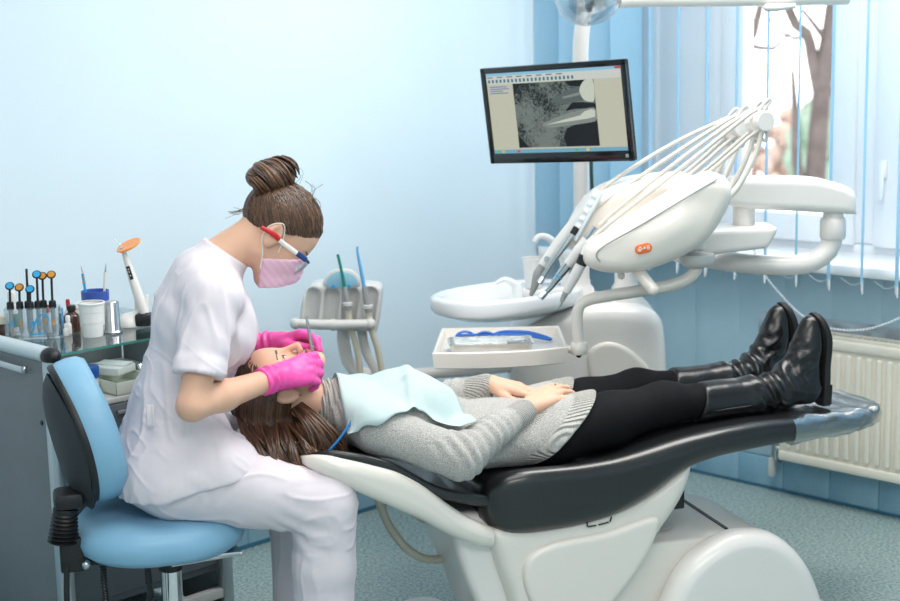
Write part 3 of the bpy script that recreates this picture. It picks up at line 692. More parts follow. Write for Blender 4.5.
def add_hand(S, W, X, Z, side, curl, spread=None, thumb=None, sc=1.0, grow=0.0, k=0.006):
    """W wrist, X towards the fingers, Z back of the hand; side=+1 right hand; curl={finger:(a1,a2,a3)} degrees"""
    X = unit(X); Z = np.array(Z, float); Z = unit(Z-X*(Z@X)); Y = np.cross(Z, X)*side; W = np.array(W, float); tips = {}
    P = lambda x, y, z: W+(X*x+Y*y+Z*z)*sc
    for fn, (mc, _) in FING.items():
        S.cone(P(0.004, mc[1]*0.45, 0), P(*mc), (0.0165+grow)*sc, (0.0112+grow)*sc, 0.012*sc)
    S.cone(P(0.02, 0.012, -0.008), P(0.055, 0.02, -0.010), (0.014+grow)*sc, (0.011+grow)*sc, 0.012*sc)
    S.cone(P(0.02, -0.016, -0.008), P(0.06, -0.024, -0.008), (0.013+grow)*sc, (0.010+grow)*sc, 0.012*sc)
    for fn, (mc, ph) in FING.items():
        p = np.array(P(*mc)); a = 0.0; sp = math.radians((spread or {}).get(fn, {'i': 4, 'm': 1, 'r': -3, 'l': -8}[fn]))
        r = [0.0098, 0.0086, 0.0077, 0.0066] if fn != 'l' else [0.0085, 0.0074, 0.0067, 0.0058]
        for j, L in enumerate(ph):
            a += math.radians(curl[fn][j]); d = X*math.cos(a)*math.cos(sp)+Y*math.sin(sp)*math.cos(a)-Z*math.sin(a)
            q = p+d*L*sc; S.cone(p, q, (r[j]+grow)*sc, (r[j+1]+grow)*sc, k*sc*0.6 if j else k*sc*1.4)
            up = X*math.sin(a)+Z*math.cos(a); p = q
        tips[fn] = (p, d, up, r[-1]*sc)
    th = thumb or [(0.020, 0.020, -0.008), (0.050, 0.046, -0.016), (0.079, 0.056, -0.020), (0.102, 0.058, -0.022)]
    rr = [0.0150, 0.0115, 0.0098, 0.0076]
    for j in range(3): S.cone(P(*th[j]), P(*th[j+1]), (rr[j]+grow)*sc, (rr[j+1]+grow)*sc, 0.010*sc if j == 0 else 0.004*sc)
    return tips, P
def strands(paths, r, n=5, seg=10, jit=0.0):
    V = []; Fc = []
    for path in paths:
        P, R = catmull(path, [r*0.7]+[r]*(len(path)-2)+[r*0.25], None); P = P[::max(1, len(P)//seg)]+[P[-1]]; m = len(P)
        rad = [r*(0.75 if i == 0 else 1.0 if i < m*0.7 else 1-0.85*(i-m*0.7)/(m*0.3)) for i in range(m)]
        v, f = tube_geo(P, rad, n, False, False); b = len(V); V += v; Fc += [tuple(i+b for i in q) for q in f]
    return V, Fc
def lerp(a, b, t): return np.array(a, float)*(1-t)+np.array(b, float)*t

# ================================================================== PATIENT (chair frame)
KNIT = mat('grey_knit_wool', rgb(206, 203, 199), 0.85, col2=rgb(158, 155, 151), nscale=330, bump=0.55, bscale=300, sheen=0.25, ramp=(0.35, 0.65))
def rib_mat(name, axis, scale):
    m = mat(name, rgb(210, 206, 200), 0.85, col2=rgb(170, 166, 160), nscale=330, sheen=0.25); return wave_bump(m, axis, scale, 0.9, 0.006)
RIB_V = rib_mat('grey_ribbed_wool_across', 'Y', 48); RIB_A = rib_mat('grey_ribbed_wool_diagonal', 'DIAGONAL', 60); RIB_U = rib_mat('grey_ribbed_wool_lengthwise', 'X', 40)
LEGG = mat('black_leggings_knit', rgb(20, 20, 23), 0.8, spec=0.2, bump=0.1, bscale=400)
BOOT = mat('black_boot_leather', rgb(24, 23, 25), 0.27, spec=0.7, bump=0.10, bscale=40)
SOLE = mat('black_rubber_sole', rgb(34, 33, 33), 0.6)
pf = Frame((-0.756, 0.0, 0.815), basis((0.15, -0.10, 0.985), (-0.985, 0.0, 0.15)), 1.0)
S = SDF((-0.90, -0.33, 0.50), (0.82, 0.33, 0.95), 0.0034)
add_head(S, pf)
S.cone((-0.735, 0, 0.775), (-0.58, 0, 0.735), 0.052, 0.054, 0.02)
for q in (-1, 1):
    S.cone((-0.52, q*0.14, 0.70), (-0.59, 0, 0.735), 0.05, 0.045, 0.03)
S.ell((-0.42, 0, 0.68), (0.16, 0.14, 0.085), 0.05); S.ell((-0.2, 0, 0.605), (0.17, 0.12, 0.055), 0.04); S.ell((-0.03, 0, 0.61), (0.13, 0.145, 0.06), 0.04)
PARM = {-1: ((-0.525, -0.170, 0.705), (-0.325, -0.250, 0.632), (-0.085, -0.105, 0.714)), 1: ((-0.525, 0.170, 0.705), (-0.325, 0.255, 0.640), (-0.125, 0.105, 0.738))}
for q, (a, b, c) in PARM.items():
    S.cone(a, b, 0.046, 0.036, 0.03); S.cone(b, c, 0.036, 0.0235, 0.015)
    S.cone((-0.02, q*0.09, 0.615), (0.33, q*0.093, 0.685), 0.062, 0.042, 0.03); S.cone((0.33, q*0.093, 0.685), (0.72, q*0.093, 0.695), 0.040, 0.030, 0.02)
    S.cone((0.73, q*0.093, 0.69), (0.78, q*0.093, 0.85), 0.03, 0.022, 0.02)
tipsF, _ = add_hand(S, PARM[1][2], (0.135, -0.085, -0.022), (0.10, -0.25, 1), -1, {'i': (6, 12, 8), 'm': (8, 14, 8), 'r': (10, 16, 10), 'l': (10, 18, 10)}, sc=1.0,
                  thumb=[(0.020, 0.020, -0.008), (0.050, 0.040, -0.014), (0.079, 0.046, -0.018), (0.102, 0.046, -0.02)])
tipsN, _ = add_hand(S, PARM[-1][2], (0.135, 0.058, 0.044), (-0.25, -0.40, 1), 1, {'i': (14, 16, 10), 'm': (13, 16, 10), 'r': (12, 16, 10), 'l': (10, 16, 10)}, sc=1.02)
def nails(c):
    m = np.zeros(len(c), bool)
    for tt in (tipsF, tipsN):
        for fn, (p, d, up, r) in tt.items():
            q = c-p; a = q@d; h = q@up; m |= (a > -0.007) & (a < r*0.95) & (h > r*0.25) & (np.linalg.norm(q-np.outer(a, d)-np.outer(h, up), axis=1) < r*0.75)
    return m
patient = sdf_obj(S, 'person', [SKIN, LIP, BROW, EYEW, IRIS, NAIL], None, 1, tests=face_tests(pf)+[(5, nails)])
patient.location = CO; patient.rotation_euler = (0, 0, CA)
tag(patient, 'person lying back on the dental chair in grey sweater, black leggings and boots, hands folded', 'person')
# sweater
S = SDF((-0.68, -0.36, 0.50), (0.22, 0.36, 0.86), 0.0036)
for q in (-1, 1): S.cone((-0.52, q*0.145, 0.705), (-0.60, 0, 0.742), 0.066, 0.058, 0.03)
S.ell((-0.42, 0, 0.685), (0.175, 0.17, 0.100), 0.06); S.ell((-0.2, 0, 0.625), (0.18, 0.165, 0.092), 0.06); S.ell((-0.02, 0, 0.618), (0.19, 0.182, 0.084), 0.06)
for q in (-1, 1): S.ell((-0.40, q*0.068, 0.736), (0.075, 0.068, 0.056), 0.05); S.cone((0.0, q*0.085, 0.630), (0.2, q*0.09, 0.668), 0.095, 0.086, 0.03)
S.ell((-0.27, 0, 0.60), (0.16, 0.20, 0.055), 0.03); S.cut((0.112, 0, 0.73), (1, 0, -1.05), 0.008)
for q, (a, b, c) in PARM.items():
    c2 = lerp(b, c, 0.93); S.cone(a, b, 0.062, 0.058, 0.035); S.cone(b, lerp(b, c, 0.55), 0.058, 0.045, 0.02); S.cone(lerp(b, c, 0.55), c2, 0.044, 0.034, 0.012)
S.cone((-0.66, 0, 0.752), (-0.56, 0, 0.735), 0.060, 0.066, 0.025); S.cut((-0.655, 0, 0.752), (-1, 0, 0.25), 0.008)
def near_axis(c, a, b):
    a = np.array(a); b = np.array(b); d = b-a; t = ((c-a)@d)/(d@d); return t, np.linalg.norm(c-a-np.outer(np.clip(t, -1, 2), d), axis=1)
def sw_disp(V):
    out = 0.0012*_n3(V*55, 3)
    for q, (a, b, c) in PARM.items():
        t, dd = near_axis(V, b, c); m = (dd < 0.075)*np.clip(1.2-np.abs(t-0.2)*2.0, 0, 1); arm = V@unit(np.array(c)-np.array(b))
        out += m*0.0065*np.sin(arm*210+8*_n3(V*9, 5))*(0.6+_n3(V*22, 9))
    out += 0.010*_n3(V*np.array([9, 16, 16]), 2)*np.clip((V[:, 0]+0.45)*5, 0, 1)
    u = V[:, 0]; nk = np.clip(1-np.abs(u+0.62)/0.055, 0, 1); out += nk*0.004*np.sin(u*330+V[:, 2]*60)
    return out
def t_hem(c): d = ((c-np.array([0.112, 0, 0.73]))@unit((1, 0, -1.05))); return (d > -0.045)
def t_neck(c): return (c[:, 0] < -0.572) & (np.abs(c[:, 1]) < 0.075) & (c[:, 2] > 0.68)
def t_cuff(c):
    m = np.zeros(len(c), bool)
    for q, (a, b, d) in PARM.items():
        t, dd = near_axis(c, b, d); m |= (t > 0.74) & (dd < 0.05)
    return m
sweater = sdf_obj(S, 'sweater', [KNIT, RIB_V, RIB_U, RIB_A], patient, 2, sw_disp, [(1, t_hem), (2, t_neck), (3, t_cuff)])
# leggings
S = SDF((-0.22, -0.24, 0.50), (0.55, 0.24, 0.82), 0.004)
S.ell((-0.03, 0, 0.61), (0.15, 0.165, 0.070), 0.04)
for q in (-1, 1):
    S.cone((-0.02, q*0.088, 0.622), (0.16, q*0.092, 0.655), 0.082, 0.073, 0.03); S.cone((0.16, q*0.092, 0.655), (0.325, q*0.094, 0.684), 0.073, 0.058, 0.03)
    S.ell((0.32, q*0.094, 0.700), (0.05, 0.045, 0.040), 0.03); S.cone((0.325, q*0.094, 0.684), (0.47, q*0.095, 0.684), 0.056, 0.048, 0.03)
sdf_obj(S, 'leggings', [LEGG], patient, 1, lambda V: 0.003*_n3(V*np.array([30, 12, 12]), 4))
# boots, each with sole, heel and seam
def boot(v, lab, du=0.0, dz=0.0):
    S = SDF((0.36, v-0.10, 0.56), (0.90, v+0.10, 0.97), 0.0032)
    S.cone((0.41, v, 0.680), (0.60, v, 0.688), 0.0600, 0.055, 0.02); S.cone((0.60, v, 0.688), (0.70, v, 0.700), 0.054, 0.049, 0.02)
    S.cone((0.70, v, 0.70), (0.775, v, 0.690), 0.050, 0.044, 0.03); S.cone((0.725, v, 0.725), (0.775, v, 0.825), 0.050, 0.040, 0.035)
    S.cone((0.775, v, 0.82), (0.790, v, 0.880), 0.041, 0.030, 0.02); S.cone((0.775, v, 0.70), (0.785, v, 0.86), 0.040, 0.034, 0.02, fl=((0, 1, 0), 0.95))
    S.cut((0.428, 0, 0.684), (-1, 0, 0.22), 0.006); S.cut((0.818, v, 0.78), (1, 0, 0.06), 0.010)
    def dsp(V):
        u, z = V[:, 0], V[:, 2]; m = np.exp(-((u-0.665)/0.055)**2); out = m*0.008*np.sin(u*150+z*70+9*_n3(V*12, 7))*(0.5+_n3(V*30, 1)+0.3)
        m2 = np.exp(-((u-0.745)/0.03)**2)*np.exp(-((z-0.775)/0.05)**2); out += m2*0.004*np.sin(z*160-u*60)
        return out+0.006*_n3(V*np.array([14, 20, 20]), 6)*np.clip((0.72-u)*8, 0, 1)
    b = sdf_obj(S, 'boot', [BOOT], patient, 1, dsp)
    out = smooth_outline([(v-0.026, 0.645), (v+0.026, 0.645), (v+0.034, 0.70), (v+0.032, 0.76), (v+0.043, 0.83), (v+0.036, 0.895), (v, 0.917), (v-0.036, 0.895), (v-0.043, 0.83), (v-0.032, 0.76), (v-0.034, 0.70)], 4)
    g = G(); g.prism(out, 0.020, 'X', 0.004); s_ = g.build('sole', SOLE, b); s_.location = (0.822, 0, 0)
    for vv in s_.data.vertices:
        z = vv.co.z; vv.co.x += 0.006*math.sin((z-0.645)/0.27*math.pi)-0.02*max(0, (z-0.84)/0.07)**1.5-0.06*(z-0.78)*0.3
    out = [(v+a, 0.645+c) for a, c in ((-0.031, 0.0), (-0.022, -0.006), (0.022, -0.006), (0.031, 0.0), (0.035, 0.06), (-0.035, 0.06))]
    g = G(); g.prism(out, 0.026, 'X', 0.003); h_ = g.build('heel', SOLE, b); h_.location = (0.830, 0, 0)
    g = G(); g.tube([(0.445, v-0.0585, 0.666), (0.60, v-0.0545, 0.672), (0.70, v-0.050, 0.676), (0.765, v-0.0455, 0.692), (0.805, v-0.040, 0.70)], 0.0013, 5); g.build('seam', BOOT, b)
    b['label'] = lab; return b
boot(-0.095, 'near black leather knee boot'); boot(0.098, 'far black leather knee boot')
# hair: cap on the scalp and long locks hanging over the headrest
S = SDF((-0.92, -0.12, 0.62), (-0.60, 0.12, 0.95), 0.0034)
S.ell(pf(-0.014, 0, 0.034), (0.0980, 0.0790, 0.0900), 0.01, 'u', pf.B)
S.cut(pf(0.054, 0, 0.05), pf.B@unit((1, 0, -0.62)), 0.01)
S.ell(pf(-0.006, -0.078, -0.012), (0.026, 0.03, 0.034), 0.01, 's', pf.B); S.ell(pf(-0.006, 0.078, -0.012), (0.026, 0.03, 0.034), 0.01, 's', pf.B)
hair = sdf_obj(S, 'hair', [HAIR2], patient, 1, lambda V: 0.0016*_n3(V*np.array([60, 200, 60]), 2))
rn = np.random.RandomState(11); paths = []
CL = [(rn.rand() if q > 3 else q/4, -1 if rn.rand() < 0.80 else 1, rn.normal()*0.016, rn.rand(), rn.rand()) for q in range(46)]
for i in range(640):
    sc_, side, du_, lr, vr = CL[i % 46]; s = min(1, max(0, sc_+rn.normal()*0.022)); zs = 0.112-0.165*s               # along the head from the crown to behind the ear
    xr = (0.058-0.9*max(0, 0.085-zs)*0.55 if zs > 0.022 else -0.036)+rn.normal()*0.004   # hairline, then behind the ear
    def surf(x, k=1.0):
        q = 1-((x+0.014)/0.099)**2-((min(zs, 0.118)-0.034)/0.091)**2; return side*0.0805*math.sqrt(max(0.03, q))*k
    root = pf(xr, surf(xr), zs); x1 = min(xr-0.03, -0.02); m1 = pf(x1, surf(x1, 1.08+0.04*vr), zs-0.002); m2 = pf(-0.088, surf(-0.06, 1.14+0.08*vr), zs-0.006)
    eu = -0.856+0.160*sc_+du_+rn.normal()*0.004; ez = 0.600+0.05*abs(sc_-0.45)+0.070*lr**1.6+0.010*rn.rand(); ev = side*(0.155+0.035*vr+0.006*rn.rand()-0.02*abs(sc_-0.4))
    if side > 0: ez += 0.04
    e = np.array([eu, ev, ez]); m3 = lerp(m2, e, 0.5)+np.array([-0.010+0.012*vr, side*0.022, 0.0])+rn.normal(size=3)*0.003
    paths.append([root, m1, m2, m3, e, e+np.array([0.010, -side*0.006, -0.022])])
for i in range(90):    # locks in front of the collar
    t = rn.rand(); root = pf(-0.05+0.02*t, -0.066, -0.03-0.025*t); e = np.array([-0.70+0.085*t+rn.normal()*0.010, -0.140-0.02*rn.rand(), 0.640+0.05*rn.rand()])
    paths.append([root, lerp(root, e, 0.3)+np.array([0, -0.035, 0.010]), lerp(root, e, 0.65)+np.array([0.004, -0.03, 0.006]), e, e+np.array([-0.012, 0.01, -0.03])])
V, Fc = strands(paths, 0.0036, 5, 12); link('hair_locks', mesh('hair_locks', V, Fc), HAIR2_S, patient)
# earring and ring
g = G(); g.ball(pf(-0.004, -0.086, -0.043), 0.003, 8); g.build('earring', STEEL, patient)
# bib: a paper sheet laid over the chest
class HF:
    pass
BIBM = mat('pale_teal_paper', rgb(208, 227, 228), 0.75, col2=rgb(214, 231, 232), nscale=500, bump=0.15, bscale=700); _translucent(BIBM, 0.25)
swV = np.empty(len(sweater.data.vertices)*3, np.float32); sweater.data.vertices.foreach_get('co', swV); swV = swV.reshape(-1, 3)
GU, GV = np.linspace(-0.66, -0.18, 121), np.linspace(-0.30, 0.30, 151)
hf = np.full((121, 151), 0.56); iu = np.rint((swV[:, 0]+0.66)/0.004).astype(int); iv = np.rint((swV[:, 1]+0.30)/0.004).astype(int); ok = (iu >= 0) & (iu < 121) & (iv >= 0) & (iv < 151)
np.maximum.at(hf, (iu[ok], iv[ok]), swV[ok, 2])
for _ in range(3):
    p = np.pad(hf, 1, mode='edge'); hf = np.maximum(hf, np.max([p[i:i+121, j:j+151] for i in (0, 1, 2) for j in (0, 1, 2)], axis=0)*1.0-0.001)
hs = hf.copy()
for _ in range(10):
    p = np.pad(hs, 1, mode='edge'); hs = np.maximum(sum(p[i:i+121, j:j+151] for i in (0, 1, 2) for j in (0, 1, 2))/9.0, hf-0.001)
nu, nv = 44, 60; V = []
for i in range(nu+1):
    for j in range(nv+1):
        s, t = i/nu, j/nv
        u = -0.595+0.290*s; edge0 = -0.205-0.035*math.exp(-((s-0.22)/0.16)**2)-0.02*s+0.045*math.exp(-((s-0.62)/0.10)**2)
        v = edge0+(0.205-edge0)*t; u += 0.055*(1-t)*(s-0.2)+0.02*(t-0.5)
        fu = np.clip((u+0.66)/0.004, 0, 119.99); fv = np.clip((v+0.30)/0.004, 0, 149.99); a, b = int(fu), int(fv); x, y = fu-a, fv-b
        z = hs[a, b]*(1-x)*(1-y)+hs[a+1, b]*x*(1-y)+hs[a, b+1]*(1-x)*y+hs[a+1, b+1]*x*y
        z = max(z, 0.700+0.012*math.sin(s*7)) + 0.005
        z += 0.016*math.exp(-((s-0.60-0.25*(t-0.3))/0.05)**2)*(1-0.6*t)+0.006*math.sin(s*9+t*4)*0.5+0.004*math.sin(t*17+s*6)*(0.4+s)+0.006
        V.append((u, v, z))
Fc = [(i*(nv+1)+j, (i+1)*(nv+1)+j, (i+1)*(nv+1)+j+1, i*(nv+1)+j+1) for i in range(nu) for j in range(nv)]
bib = thing('dental_bib', 'pale teal paper bib spread across the chest of the person lying down', 'bib', CO, CA)
sh = link('sheet', mesh('sheet', V, Fc), BIBM, bib); md = sh.modifiers.new('solidify', 'SOLIDIFY'); md.thickness = 0.0012; md.offset = 1
BLUE = mat('blue_plastic_cord', rgb(36, 120, 190), 0.35)
g = G(); g.tube([(-0.588, -0.175, 0.752), (-0.610, -0.190, 0.728), (-0.645, -0.200, 0.690), (-0.685, -0.198, 0.652), (-0.70, -0.18, 0.64)], 0.0034, 8, step=0.006); g.build('neck_cord', BLUE, bib)
g = G(); g.box((-0.582, -0.176, 0.757), (0.018, 0.008, 0.007), 0.002); g.build('clip', STEEL, bib)
# ================================================================== DENTIST (chair frame, sitting behind the patient's head, facing +u)
TUNIC = mat('white_tunic_cotton', rgb(228, 219, 226), 0.8, spec=0.2, bump=0.55, bscale=13, stretch=(1.3, 1.3, 0.42), bdetail=2.0)
TROUS = mat('white_trouser_cotton', rgb(220, 212, 219), 0.8, spec=0.2, bump=0.45, bscale=15, stretch=(0.5, 1.3, 0.8), bdetail=2.0)
GLOVE = mat('pink_nitrile', rgb(236, 84, 168), 0.38, spec=0.45, bump=0.12, bscale=90)
MASKM = mat('pink_surgical_mask', rgb(242, 196, 216), 0.8, bump=0.05, bscale=300)
V0 = -0.03
df = Frame((-0.755, V0, 1.226), basis((0.602, -0.03, -0.799), (0.799, 0, 0.602)), 1.07)
DARM = {-1: ((-0.945, V0-0.165, 1.092), (-1.022, -0.300, 0.842), (-0.782, -0.138, 0.862)), 1: ((-0.935, V0+0.160, 1.085), (-0.955, 0.26, 0.845), (-0.735, 0.125, 0.900))}
S = SDF((-1.22, -0.36, 0.02), (-0.58, 0.34, 1.40), 0.0042)
add_head(S, df)
S.cone(df(-0.03, 0, -0.045), (-0.905, V0, 1.165), 0.050, 0.056, 0.03)
for q, (a, b, c) in DARM.items():
    S.cone((a[0], V0+q*0.10, 1.10), a, 0.045, 0.042, 0.03); S.cone(a, b, 0.046, 0.037, 0.03); S.cone(b, lerp(b, c, 0.35), 0.037, 0.038, 0.015); S.cone(lerp(b, c, 0.35), c, 0.038, 0.026, 0.02)
    S.cone((-1.05, V0+q*0.10, 0.60), (-0.69, V0+q*0.17, 0.53), 0.075, 0.055, 0.03); S.cone((-0.69, V0+q*0.17, 0.53), (-0.70, V0+q*0.17, 0.10), 0.052, 0.035, 0.02); S.cone((-0.70, V0+q*0.17, 0.08), (-0.60, V0+q*0.18, 0.05), 0.03, 0.025, 0.02)
tl = unit((0.24, 0, 0.97)); RT = np.stack([np.array([tl[2], 0, -tl[0]]), np.array([0, 1.0, 0]), tl], 1)
S.ell((-1.06, V0, 0.62), (0.11, 0.155, 0.10), 0.04); S.ell((-1.03, V0, 0.78), (0.09, 0.125, 0.16), 0.06, 'u', RT); S.ell((-0.965, V0, 0.98), (0.105, 0.145, 0.18), 0.06, 'u', RT)
S.ell((DARM[-1][2][0], DARM[-1][2][1], DARM[-1][2][2]), (0.03, 0.022, 0.022), 0.01)
dent = sdf_obj(S, 'person', [SKIN, LIP, BROW, EYEW, IRIS], None, 1, tests=face_tests(df))
dent.location = CO; dent.rotation_euler = (0, 0, CA)
tag(dent, 'person in white tunic, pink mask and pink gloves sitting on the blue stool', 'person')
# tunic
S = SDF((-1.26, -0.42, 0.44), (-0.74, 0.38, 1.28), 0.0042)
S.ell((-1.062, V0, 0.61), (0.148, 0.222, 0.150), 0.04); S.cone((-1.05, V0-0.10, 0.625), (-0.94, V0-0.125, 0.625), 0.108, 0.104, 0.03); S.cone((-1.05, V0+0.10, 0.625), (-0.94, V0+0.125, 0.625), 0.108, 0.104, 0.03); S.ell((-1.040, V0, 0.78), (0.112, 0.152, 0.19), 0.07, 'u', RT); S.ell((-0.962, V0, 0.985), (0.122, 0.168, 0.175), 0.06, 'u', RT)
S.cone((-0.945, V0-0.135, 1.095), (-0.945, V0+0.135, 1.095), 0.064, 0.064, 0.05); S.cone((-0.95, V0-0.06, 1.12), (-0.95, V0+0.06, 1.12), 0.068, 0.068, 0.05); S.cone((-0.985, V0-0.08, 1.02), (-0.985, V0+0.08, 1.02), 0.085, 0.085, 0.05)
for q in (-1, 1): S.ell((-0.888, V0+q*0.072, 0.985), (0.062, 0.068, 0.076), 0.05)
S.ell((-0.985, V0, 0.69), (0.080, 0.16, 0.11), 0.05)
S.cone((-0.935, V0, 1.12), (-0.868, V0, 1.205), 0.076, 0.064, 0.02); S.cut((-0.935, V0, 1.218), (0.60, 0, 0.80), 0.004); S.cut((-1.16, 0, 0.574), (0.20, 0, -0.98), 0.004)
f0 = S.f.copy()
for q, (a, b, c) in DARM.items():
    S.f[:] = 0.2; e2 = lerp(a, b, 0.72); dr = unit(np.array(b)-np.array(a))
    S.cone(lerp(a, (a[0], V0, a[2]), 0.25), a, 0.068, 0.069, 0.01); S.cone(a, lerp(a, b, 0.95), 0.069, 0.055, 0.02); S.cone(lerp(a, b, 0.64), lerp(a, b, 0.80), 0.0640, 0.0615, 0.003); S.cut(e2, dr+np.array([0.0, 0.0, -0.25]), 0.003); f0 = smin(f0, S.f, 0.035)
S.f = f0
def tun_disp(V):
    P = V.copy(); P[:, 2] -= 0.35*P[:, 0]
    P2 = V.copy(); P2[:, 2] += 0.9*P2[:, 0]
    ridge = lambda Q, s: np.clip(1-np.abs(_n3(Q, s))*5.5, 0, 1)**2
    out = 0.005*_n3(P*np.array([15, 13, 4.5]), 31)+0.0055*ridge(P*np.array([20, 17, 4.2]), 12)+0.0028*ridge(P2*np.array([9, 14, 22]), 7)*np.clip((1.02-V[:, 2])*8, 0, 1)
    for q, (a, b, c) in DARM.items():   # pull lines at the armhole
        d = np.linalg.norm(V-np.array(a)-np.array([0, -q*0.03, -0.06]), axis=1); out += np.exp(-(d/0.10)**2)*0.005*np.sin(V[:, 0]*95+V[:, 2]*60+5*_n3(V*10, 8))
    return out*np.clip((1.20-V[:, 2])*9, 0.15, 1)
tunic = sdf_obj(S, 'tunic', [TUNIC], dent, 1, tun_disp)
g = G()
def ring_on(g, c, dr, r, rad=0.0018, sx=1.0, n=28):
    dr = unit(dr); a = unit(np.cross(dr, (0, 0, 1.0) if abs(dr[2]) < 0.9 else (0, 1.0, 0))); b = np.cross(dr, a); c = np.array(c)
    P = [c+a*r*sx*math.cos(t)+b*r*math.sin(t) for t in np.linspace(0, 2*math.pi, n, endpoint=False)]; P.append(P[0]); g.tube(P, rad, 6, False, False)
a, b, c = DARM[-1]; e2 = lerp(a, b, 0.66)
g = G(); g.box((-1.115, -0.185, 0.80), (0.018, 0.006, 0.055), 0.002); g.box((-1.108, -0.19, 0.80), (0.006, 0.004, 0.052), 0.001); g.build('belt_tab', TUNIC, tunic)
# trousers
S = SDF((-1.24, -0.36, 0.05), (-0.55, 0.30, 0.76), 0.0045)
S.ell((-1.065, V0, 0.60), (0.130, 0.185, 0.096), 0.04)
for q in (-1, 1):
    S.cone((-1.05, V0+q*0.10, 0.610), (-0.86, V0+q*0.145, 0.575), 0.100, 0.090, 0.03); S.cone((-0.86, V0+q*0.145, 0.575), (-0.685, V0+q*0.175, 0.530), 0.090, 0.083, 0.03)
    S.cone((-0.682, V0+q*0.175, 0.53), (-0.69, V0+q*0.178, 0.36), 0.083, 0.080, 0.02); S.cone((-0.69, V0+q*0.178, 0.36), (-0.70, V0+q*0.178, 0.08), 0.080, 0.075, 0.02)
S.cut((0, 0, 0.085), (0, 0, -1), 0.004)
def tr_disp(V):
    ridge = lambda Q, s: np.clip(1-np.abs(_n3(Q, s))*5.5, 0, 1)**2
    out = 0.004*_n3(V*np.array([11, 22, 11]), 41)+0.0035*ridge(V*np.array([7, 26, 22]), 5)*(V[:, 2] > 0.42)+0.003*ridge(V*np.array([22, 26, 6]), 9)*(V[:, 2] <= 0.42)
    d = np.sqrt((V[:, 0]+0.755)**2+(V[:, 2]-0.475)**2); out += np.exp(-(d/0.07)**2)*0.0030*np.sin((V[:, 0]*0.8+V[:, 2])*110+12*_n3(V*9, 2))*(V[:, 0] < -0.69)
    d = np.sqrt((V[:, 0]+0.98)**2+(V[:, 2]-0.68)**2); out += np.exp(-(d/0.09)**2)*0.0035*np.sin((V[:, 0]-V[:, 2]*0.6)*150)
    return out
trous = sdf_obj(S, 'trousers', [TROUS], dent, 2, tr_disp)
SHOE = mat('white_clog', rgb(236, 236, 234), 0.4)
for q in (-1, 1):
    S = SDF((-0.80, V0+q*0.175-0.08, 0.0), (-0.50, V0+q*0.175+0.08, 0.14), 0.004); v = V0+q*0.175
    S.cone((-0.74, v, 0.045), (-0.58, v, 0.035), 0.038, 0.040, 0.02, fl=((0, 0, 1), 0.85)); S.ell((-0.70, v, 0.065), (0.05, 0.038, 0.045), 0.03); S.cut((0, 0, 0.004), (0, 0, -1), 0.003)
    sdf_obj(S, 'shoe', [SHOE], dent, 1)
# gloves
def glove(W, X, Z, side, curl, thumb, elbow, sc=1.03, spread=None):
    W = np.array(W); lo = W-0.20; hi = W+0.21
    S = SDF(lo, hi, 0.0023); tips, P = add_hand(S, W, X, Z, side, curl, spread, thumb, sc, 0.0012, 0.006)
    dr = unit(np.array(elbow)-W); S.cone(W+unit(X)*0.01, W+dr*0.035, 0.027, 0.0325, 0.02); S.cone(W+dr*0.03, W+dr*0.062, 0.0330, 0.0355, 0.01); S.cut(W+dr*0.056, dr, 0.004)
    def dsp(V):
        t = (V-W)@dr; m = np.clip((t+0.005)/0.03, 0, 1); return m*0.0035*np.sin(t*240+5*_n3(V*20, 4))+m*0.004*_n3(V*45, 6)+0.0008*_n3(V*90, 3)
    return sdf_obj(S, 'glove', [GLOVE], dent, 1, dsp), tips, P
gl1, tipsR, PR = glove(DARM[-1][2], (0.150, 0.060, 0.020), (-0.10, -0.80, 0.62), 1, {'i': (16, 40, 20), 'm': (26, 46, 24), 'r': (32, 48, 26), 'l': (34, 50, 28)}, [(0.020, 0.018, -0.010), (0.052, 0.034, -0.026), (0.082, 0.034, -0.036), (0.106, 0.026, -0.040)], DARM[-1][1], 1.12)
gl2, tipsL, PL = glove(DARM[1][2], (0.115, -0.085, 0.040), (-0.15, 0.55, 0.80), -1, {'i': (24, 34, 18), 'm': (34, 48, 26), 'r': (44, 56, 30), 'l': (50, 60, 34)}, [(0.020, 0.018, -0.010), (0.052, 0.036, -0.024), (0.082, 0.036, -0.034), (0.106, 0.028, -0.040)], DARM[1][1])
# mask
S = SDF(df.C-0.16, df.C+0.16, 0.0034); add_head(S, df)
S.cone(df(0.090, 0, -0.035), df(0.086, 0, -0.075), 0.021*1.05, 0.021*1.05, 0.05)
S.f -= 0.004
S.cut((-0.748, 0, 1.163), (0.10, 0, 1), 0.004); S.cut((0, 0, 1.084), (0, 0, -1), 0.004); S.cut((-0.808, 0, 1.12), (-1, 0, 0.05), 0.004)
mask = sdf_obj(S, 'face_mask', [MASKM], dent, 1, lambda V: 0.0007*np.sin(df.inv(V)[:, 2]*420))
for q in (-1, 1):
    g = G(); g.tube([df(0.032, q*0.064, -0.030), df(0.012, q*0.078, 0.0), df(-0.016, q*0.086, 0.022), df(-0.034, q*0.082, -0.004), df(-0.026, q*0.078, -0.034), df(0.01, q*0.068, -0.062), df(0.034, q*0.060, -0.088)], 0.0016, 6); g.build('ear_loop', MASKM if q > 0 else WHITE_PL, mask)
